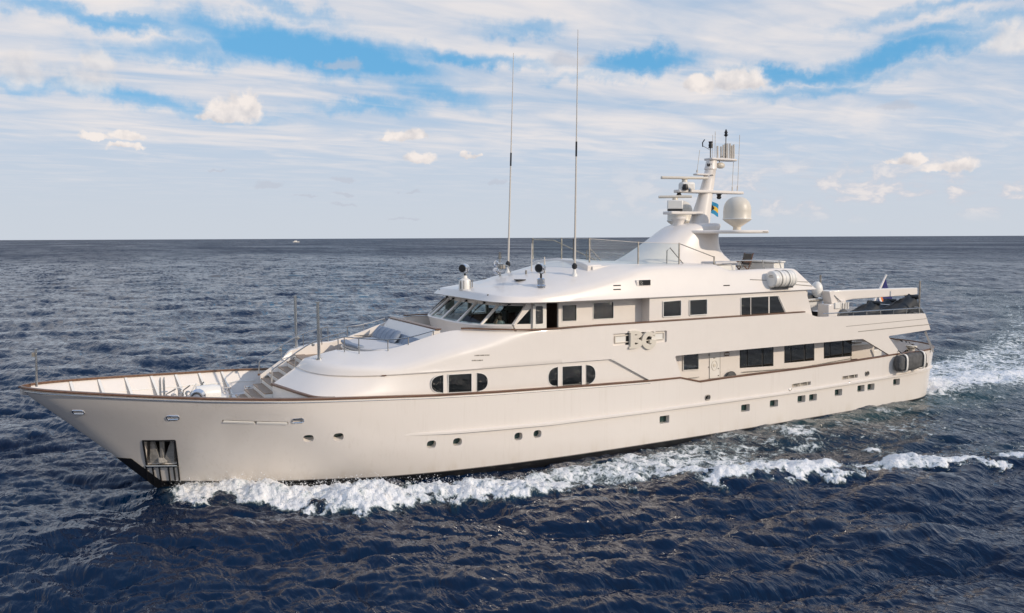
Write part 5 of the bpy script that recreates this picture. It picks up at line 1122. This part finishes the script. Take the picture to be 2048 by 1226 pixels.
# ------------------------------------------------------------------ the sea: one sheet to the horizon, finest where the yacht is
rng = np.random.default_rng(11)
def spectrum_tile(N, L, V, wdir, spread=2.0, lmin=0.0, power=4.0, lmax=None):
    k1 = np.fft.fftfreq(N, L / N) * 2 * np.pi; kx, ky = np.meshgrid(k1, k1, indexing='ij'); k = np.hypot(kx, ky); k[0, 0] = 1e9
    Lw = V * V / 9.81; cosf = (kx * math.cos(wdir) + ky * math.sin(wdir)) / k
    P = np.exp(-1 / (k * Lw) ** 2) / k ** power * (0.12 + np.abs(cosf) ** spread) * np.exp(-(k * lmin) ** 2)
    if lmax: P *= (k > 2 * np.pi / lmax)
    h = (rng.normal(size=(N, N)) + 1j * rng.normal(size=(N, N))) * np.sqrt(P); h[0, 0] = 0
    H_ = np.fft.ifft2(h).real; s = H_.std()
    Dx = np.fft.ifft2(-1j * kx / k * h).real / s; Dy = np.fft.ifft2(-1j * ky / k * h).real / s
    return H_ / s, Dx, Dy
def sample(tile, L, x, y):
    N = tile.shape[0]; u = (x / L % 1.0) * N; v = (y / L % 1.0) * N; i = np.floor(u).astype(int); j = np.floor(v).astype(int); fu, fv = u - i, v - j
    i %= N; j %= N; i2, j2 = (i + 1) % N, (j + 1) % N
    return (tile[i, j] * (1 - fu) + tile[i2, j] * fu) * (1 - fv) + (tile[i, j2] * (1 - fu) + tile[i2, j2] * fu) * fv
az0 = R(61.9)
angs = np.concatenate([np.arange(-40, 40, 0.115), np.arange(40, 320, 4.0)]); angs = np.radians(angs) + az0
rad = [2.0, 6.0, 12.0, 16.0, 19.0]
while rad[-1] < 60000:
    r_ = rad[-1]; rad.append(r_ * (1.0036 if r_ < 70 else 1.0065 if r_ < 320 else 1.02))
rad = np.array(rad)
RA, AN = np.meshgrid(rad, angs, indexing='ij')
X = CAM[0] + RA * np.cos(AN); Y = CAM[1] + RA * np.sin(AN)
WD = R(74)
big = spectrum_tile(512, 83.0, 4.6, WD, 3.0, 0.06); mid = spectrum_tile(512, 29.0, 2.6, WD + .25, 3.0, 0.03, 3.8); small = spectrum_tile(512, 11.3, 1.5, WD - .2, 4.0, 0.03, 3.6)
rough = spectrum_tile(512, 9.7, 60.0, 0, 0.0, 0.01, 2.9, 2.2); lump = spectrum_tile(256, 23.0, 60.0, 0, 0.0, 0.0, 3.2, 6.0)
fb = np.clip(1 - (RA - 150) / 900, 0.12, 1); fm = np.clip(1 - (RA - 60) / 160, 0, 1); fs = np.clip(1 - (RA - 30) / 60, 0, 1)
c_, s_ = math.cos(.5), math.sin(.5)
x2, y2 = X * c_ - Y * s_, X * s_ + Y * c_
calm = 1.0
AB, AM, AS = 0.150, 0.066, 0.030
Z = fb * AB * sample(big[0], 83, X, Y) + fm * AM * sample(mid[0], 29, x2, y2) + fs * AS * sample(small[0], 11.3, X, Y)
CH = 1.35
DX = CH * (fb * AB * sample(big[1], 83, X, Y) + fm * AM * (sample(mid[1], 29, x2, y2) * c_ + sample(mid[2], 29, x2, y2) * s_)); DY = CH * (fb * AB * sample(big[2], 83, X, Y) + fm * AM * (-sample(mid[1], 29, x2, y2) * s_ + sample(mid[2], 29, x2, y2) * c_))
# the yacht's own waves and foam
def gauss(t, w): return np.exp(-(t / w) ** 2)
def sst(a, b, x): t = np.clip((x - a) / (b - a), 0, 1); return t * t * (3 - 2 * t)
AY = np.abs(Y); side_port = Y < 0
hullw = np.interp(X, [-.4, 0, 1, 3.9, 6.8, 9, 12, 15.5, 18, 40, 43.2, 43.4], [0, .17, .5, 1.95, 2.95, 3.6, 4.03, 4.25, 4.3, 4.25, 3.2, 0])
y_out = np.interp(X, [-1.0, -.4, 1.9, 3.2, 3.9, 5.3, 7.9, 10.1, 13, 15, 17, 19, 24], [.6, 3.1, 4.1, 5.2, 6.5, 7.0, 7.2, 7.6, 8.3, 8.8, 9.0, 9.1, 9.3])
y_in = np.interp(X, [-1, -.4, 1.9, 3.8, 6.2, 8.1, 10, 12.1, 14.5, 17.5, 20.7, 44], [0, 0, .6, 2.0, 3.8, 4.5, 5.1, 5.6, 5.6, 5.2, 4.7, 4.4])
wob_ = .42 * sample(lump[0], 23.0, X, Y) + .30 * sample(rough[0], 9.7, X, Y)
inb = sst(-.35, .5, y_out - AY + wob_) * sst(-.5, .6, AY - y_in + .6 * wob_)
along = sst(-.9, .2, X) * (1 - .18 * sst(9, 15, X)) * (1 - .55 * sst(19, 28, X))
foam = inb * along
dense1 = np.copy(foam) * (1 - sst(9, 16, X))
# second breaking crest
c2u = np.interp(X, [18.4, 19.1, 21.3, 25.2, 28.6, 31.1, 32.5, 40, 52], [8.9, 8.2, 9.2, 9.9, 11.2, 13.1, 14.3, 19.5, 27]); c2l = np.interp(X, [18.4, 19, 20.8, 23.9, 25.4, 26.2, 28.5, 29.6, 32.1, 40, 52], [9.0, 10.1, 10.6, 11.1, 12.2, 13.3, 13.5, 14.0, 14.9, 20.2, 27.6])
c2u = c2u + .5; c2l = c2l + 1.2 - .5 * sst(26, 30, X)
e2 = sst(18.2, 19.2, X) * (1 - .15 * sst(32.5, 38, X)) * (1 - sst(42, 58, X))
f2 = sst(-.25, .45, c2l - AY + wob_) * sst(-.5, .35, AY - c2u + .5 * wob_) * e2 * np.clip(.92 + .30 * sample(lump[0], 23.0, X * .6 + 5, Y * .6), .35, 1)
foam = np.maximum(foam, f2)
# churned water beside the hull, stern wash
yc = .0062 * np.maximum(X - 44, 0) ** 2; hwid = 4.3 + .06 * np.maximum(X - 44, 0)
t_ = (Y - yc) / hwid
wash = sst(43.0, 44.0, X) * np.exp(-np.abs(t_) ** 4 * .7) * np.exp(-np.maximum(X - 44, 0) / 90) * (.90 + .38 * gauss(t_ + .72, .38) + .2 * gauss(t_ - .8, .3)) * 1.0
wash = np.maximum(wash, sst(43.4, 44.2, X) * gauss(Y - yc + 2.6 - .05 * (X - 44), 2.6 + .03 * np.maximum(X - 44, 0)) * np.exp(-np.maximum(X - 56, 0) / 30))
foam = np.maximum(foam, np.clip(wash, 0, 1))
churn = sst(17, 24, X) * (1 - sst(43, 58, X)) * sst(10.5, 8.0, AY - .15 * np.maximum(X - 26, 0)) * sst(-.3, .4, AY - hullw)
foam = np.maximum(foam, churn * (.43 + .10 * sample(lump[0], 23.0, X, Y)) * (1 - .4 * sst(30, 44, X)))
arm = sst(24, 30, X) * (1 - sst(60, 80, X)) * gauss(AY - (c2u + c2l) * .5 + 3.5, 3.2) * .45
foam = np.maximum(foam, arm * (.75 + .3 * sample(lump[0], 23.0, X, Y)))
foam = np.clip(foam, 0, 1)
aer = np.clip(np.maximum(np.maximum(churn * sst(22, 34, X) * sst(8.5, 5.0, AY) * .9, foam * .55), np.exp(-np.abs(t_) ** 4 * .5) * sst(43, 44, X) * np.exp(-np.maximum(X - 44, 0) / 70)), 0, 1)
ridge = (y_out * .62 + y_in * .38)
Z *= 1 - .35 * np.clip(churn + foam, 0, 1)
Z += .30 * sst(-1.2, 1.5, X) * (1 - .55 * sst(6, 15, X)) * (1 - sst(15, 24, X)) * gauss(AY - ridge, .95)
Z -= .66 * sst(2.5, 6.0, X) * (1 - .8 * sst(15, 25, X)) * gauss(np.maximum(AY - hullw, 0), 1.25)
Z += .12 * sst(-1.0, -.2, X) * (1 - sst(2, 4.0, X)) * gauss(np.maximum(AY - hullw, 0), 1.2)
Z += .36 * sst(17.5, 20, X) * (1 - .6 * sst(32, 45, X)) * (1 - sst(45, 62, X)) * gauss(AY - (c2u * .45 + c2l * .55), 1.15)
Z -= .22 * sst(20, 25, X) * (1 - sst(40, 60, X)) * gauss(AY - c2u + 2.4, 1.6)
Z += .30 * sst(24, 38, X) * (1 - sst(43, 60, X)) * gauss(np.maximum(AY - hullw, 0), 2.0)
Z += .42 * sst(43.5, 46, X) * np.exp(-np.maximum(X - 46, 0) / 16) * gauss(t_ + .6, .5)
nearf = np.clip(1.3 - RA / 110, 0, 1)
Z += nearf * (foam ** 1.5) * (.06 * sample(rough[0], 9.7, X, Y) + .07 * sample(lump[0], 23.0, X, Y))
Z += dense1 * (.05 * sample(rough[0], 9.7, X * 1.3 + 3, Y * 1.3) + .022 * sample(rough[0], 9.7, X * 2.9 + 1, Y * 2.9) + .04)
keep = 1 - np.clip(foam, 0, .8); DX *= keep; DY *= keep
verts = np.stack([X + DX, Y + DY, Z], -1).reshape(-1, 3).astype(np.float32)
nr, na = RA.shape
ii, jj = np.meshgrid(np.arange(nr - 1), np.arange(na), indexing='ij'); j2 = (jj + 1) % na
faces = np.stack([ii * na + jj, (ii + 1) * na + jj, (ii + 1) * na + j2, ii * na + j2], -1).reshape(-1, 4).astype(np.int32)
me = bpy.data.meshes.new('sea'); me.vertices.add(len(verts)); me.vertices.foreach_set('co', verts.ravel())
me.loops.add(faces.size); me.loops.foreach_set('vertex_index', faces.ravel()); me.polygons.add(len(faces)); me.polygons.foreach_set('loop_start', np.arange(len(faces), dtype=np.int32) * 4); me.polygons.foreach_set('loop_total', np.full(len(faces), 4, np.int32))
me.update(calc_edges=True); me.polygons.foreach_set('use_smooth', np.ones(len(faces), bool))
for nm_, arr in (('foam', foam), ('aer', aer)):
    at = me.attributes.new(nm_, 'FLOAT', 'POINT'); at.data.foreach_set('value', arr.ravel().astype(np.float32))
sea = bpy.data.objects.new('sea', me); COL.objects.link(sea); sea['kind'] = 'structure'; sea['label'] = 'deep blue choppy open sea with white bow wave and wake'
m = bpy.data.materials.new('sea_water'); m.use_nodes = True; t = NT(m.node_tree); p = m.node_tree.nodes['Principled BSDF']
geo = t.n('ShaderNodeNewGeometry').outputs['Position']
fo = t.n('ShaderNodeAttribute', attribute_name='foam').outputs['Fac']; ae_ = t.n('ShaderNodeAttribute', attribute_name='aer').outputs['Fac']
dist = t.vm('DISTANCE', geo, tuple(CAM))
n1 = t.noise(t.vm('MULTIPLY', geo, (1, 1, .4)), 1.15, 9, 0.62, 1.2); n2 = t.noise(geo, 4.2, 6, 0.65, 0.8)
lace = t.m('ADD', t.m('MULTIPLY', n1, .62), t.m('MULTIPLY', n2, .38))
vor = t.n('ShaderNodeTexVoronoi', feature='DISTANCE_TO_EDGE'); t.inp(vor.inputs['Vector'], t.vm('ADD', geo, t.vm('SCALE', t.noise(geo, 1.6, 4, 0.6, color=True), 0.9))); vor.inputs['Scale'].default_value = 1.25
web = t.ramp(vor.outputs['Distance'], 0.16, 0.0)
lace = t.m('ADD', lace, t.m('MULTIPLY', web, 0.085))
n3 = t.noise(geo, 13.0, 5, 0.7, 0.6)
lace = t.m('ADD', lace, t.m('MULTIPLY', t.m('SUBTRACT', n3, 0.5), 0.22))
thr = t.m('SUBTRACT', 0.74, t.m('MULTIPLY', fo, 0.40))
fmask = t.ramp(t.m('SUBTRACT', lace, thr), -0.03, 0.10)
fmask = t.m('MULTIPLY', fmask, t.ramp(fo, 0.02, 0.14))
base = t.mix(ae_, (0.0002, 0.0110, 0.037), (0.022, 0.060, 0.066))
fcol = t.mix(t.ramp(t.m('SUBTRACT', lace, thr), 0.02, 0.20), (0.42, 0.50, 0.51), (0.94, 0.93, 0.91))
t.inp(p.inputs['Base Color'], t.mix(fmask, base, fcol))
t.inp(p.inputs['Roughness'], t.m('ADD', t.m('MULTIPLY', fmask, 0.55), t.m('MULTIPLY', t.ramp(dist, 50, 600, False, 0.045, 0.44), t.ramp(t.noise(t.vm('MULTIPLY', geo, (0.010, 0.0035, 0)), 1.0, 6, 0.62, 0.5), 0.30, 0.70, True, 0.62, 1.12))))
p.inputs['IOR'].default_value = 1.333; t.inp(p.inputs['Specular IOR Level'], t.ramp(dist, 80, 700, False, 0.40, 0.30))
# ripples: a bump close by, a random slope far off where ripples are below a pixel
def crestmap(ang, k):
    q = t.n('ShaderNodeMapping'); t.inp(q.inputs[0], t.n('ShaderNodeVectorMath', operation='ADD').outputs[0]); t.inp(q.inputs[0].links[0].from_node.inputs[0], geo); t.inp(q.inputs[0].links[0].from_node.inputs[1], t.vm('SCALE', t.vm('SUBTRACT', t.noise(geo, 0.35, 2, 0.5, color=True), (0.5, 0.5, 0.5)), 1.6))
    q.inputs['Rotation'].default_value = (0, 0, -(WD + ang)); q.inputs['Scale'].default_value = (1.0, k, 0.3); return q.outputs[0]
rpA, rpB, rpC = crestmap(0.0, .30), crestmap(.5, .34), crestmap(-.45, .36)
rp = t.n('ShaderNodeMapping'); t.inp(rp.inputs[0], geo); rp.inputs['Rotation'].default_value = (0, 0, -WD); rp.inputs['Scale'].default_value = (1.0, 0.40, 1.0)
rA = t.noise(rpA, 1.5, 3, 0.50, 0.3); rB = t.noise(rpB, 3.0, 3, 0.5, 0.3); rC = t.noise(rpC, 6.5, 3, 0.5, 0.2); r2 = t.noise(rp.outputs[0], 0.55, 5, 0.55, 0.4)
sharp = lambda v: t.m('SUBTRACT', 1.0, t.m('ABSOLUTE', t.m('MULTIPLY', t.m('SUBTRACT', v, 0.5), 2.6)))
hgt = t.m('ADD', t.m('ADD', t.m('MULTIPLY', sharp(rA), 0.085), t.m('MULTIPLY', rB, 0.085)), t.m('MULTIPLY', rC, 0.035))
hgt = t.m('ADD', hgt, t.m('MULTIPLY', t.m('MULTIPLY', r2, 0.55), t.ramp(dist, 50, 220)))
hgt = t.m('ADD', hgt, t.m('MULTIPLY', t.m('MULTIPLY', n2, fmask), 0.10))
b = t.n('ShaderNodeBump'); b.inputs['Strength'].default_value = 1.0; b.inputs['Distance'].default_value = 1.0; t.inp(b.inputs['Height'], hgt)
sl = t.vm('SUBTRACT', t.noise(rp.outputs[0], 1.5, 5, 0.62, color=True), (0.5, 0.5, 0.5))
sl = t.vm('MULTIPLY', sl, (1.0, 1.0, 0.0)); sl2 = t.vm('SCALE', sl, t.ramp(dist, 45, 400, False, 0.10, 3.6))
slL = t.vm('MULTIPLY', t.vm('SUBTRACT', t.noise(rp.outputs[0], 0.16, 6, 0.72, color=True), (0.5, 0.5, 0.5)), (1.0, 1.0, 0.0)); sl2 = t.vm('ADD', sl2, t.vm('SCALE', slL, t.ramp(dist, 70, 400, False, 0.0, 2.8)))
t.inp(p.inputs['Normal'], t.vm('NORMALIZE', t.vm('ADD', b.outputs[0], sl2)))
me.materials.append(m)
# drops of spray thrown up along the bow wave and the stern wash
sv = []; sf = []
OCT = np.array([(1, 0, 0), (-1, 0, 0), (0, 1, 0), (0, -1, 0), (0, 0, 1), (0, 0, -1)], float); OF = [(0, 2, 4), (2, 1, 4), (1, 3, 4), (3, 0, 4), (2, 0, 5), (1, 2, 5), (3, 1, 5), (0, 3, 5)]
cand = np.argwhere((foam > .5) & (X > -1.2) & (X < 58) & (RA < 95))
wgt = np.array([(dense1[i, j] * 1.5 + f2[i, j] * .7 + wash[i, j] * .25) * RA[i, j] ** 2 for i, j in cand]); wgt /= wgt.sum()
pick = cand[rng.choice(len(cand), 15000, p=wgt)]
for i, j in pick:
    zz = Z[i, j] + abs(rng.normal(0, .15 if X[i, j] < 10 else .08)); r_ = .005 + .018 * rng.random() ** 4
    k = len(sv); c = np.array([X[i, j] + rng.normal(0, .12), Y[i, j] + rng.normal(0, .12), zz]); sv += [tuple(c + q * r_ * (1, 1, 1.4)) for q in OCT]; sf += [tuple(a + k for a in f) for f in OF]
sm = bpy.data.meshes.new('spray'); sm.from_pydata(sv, [], sf); sm.materials.append(mat('spray_white', (0.86, 0.86, 0.85), 0.5)); so = bpy.data.objects.new('spray', sm); COL.objects.link(so); so['kind'] = 'stuff'; so['label'] = 'fine white spray drops thrown up by the bow wave and wake'
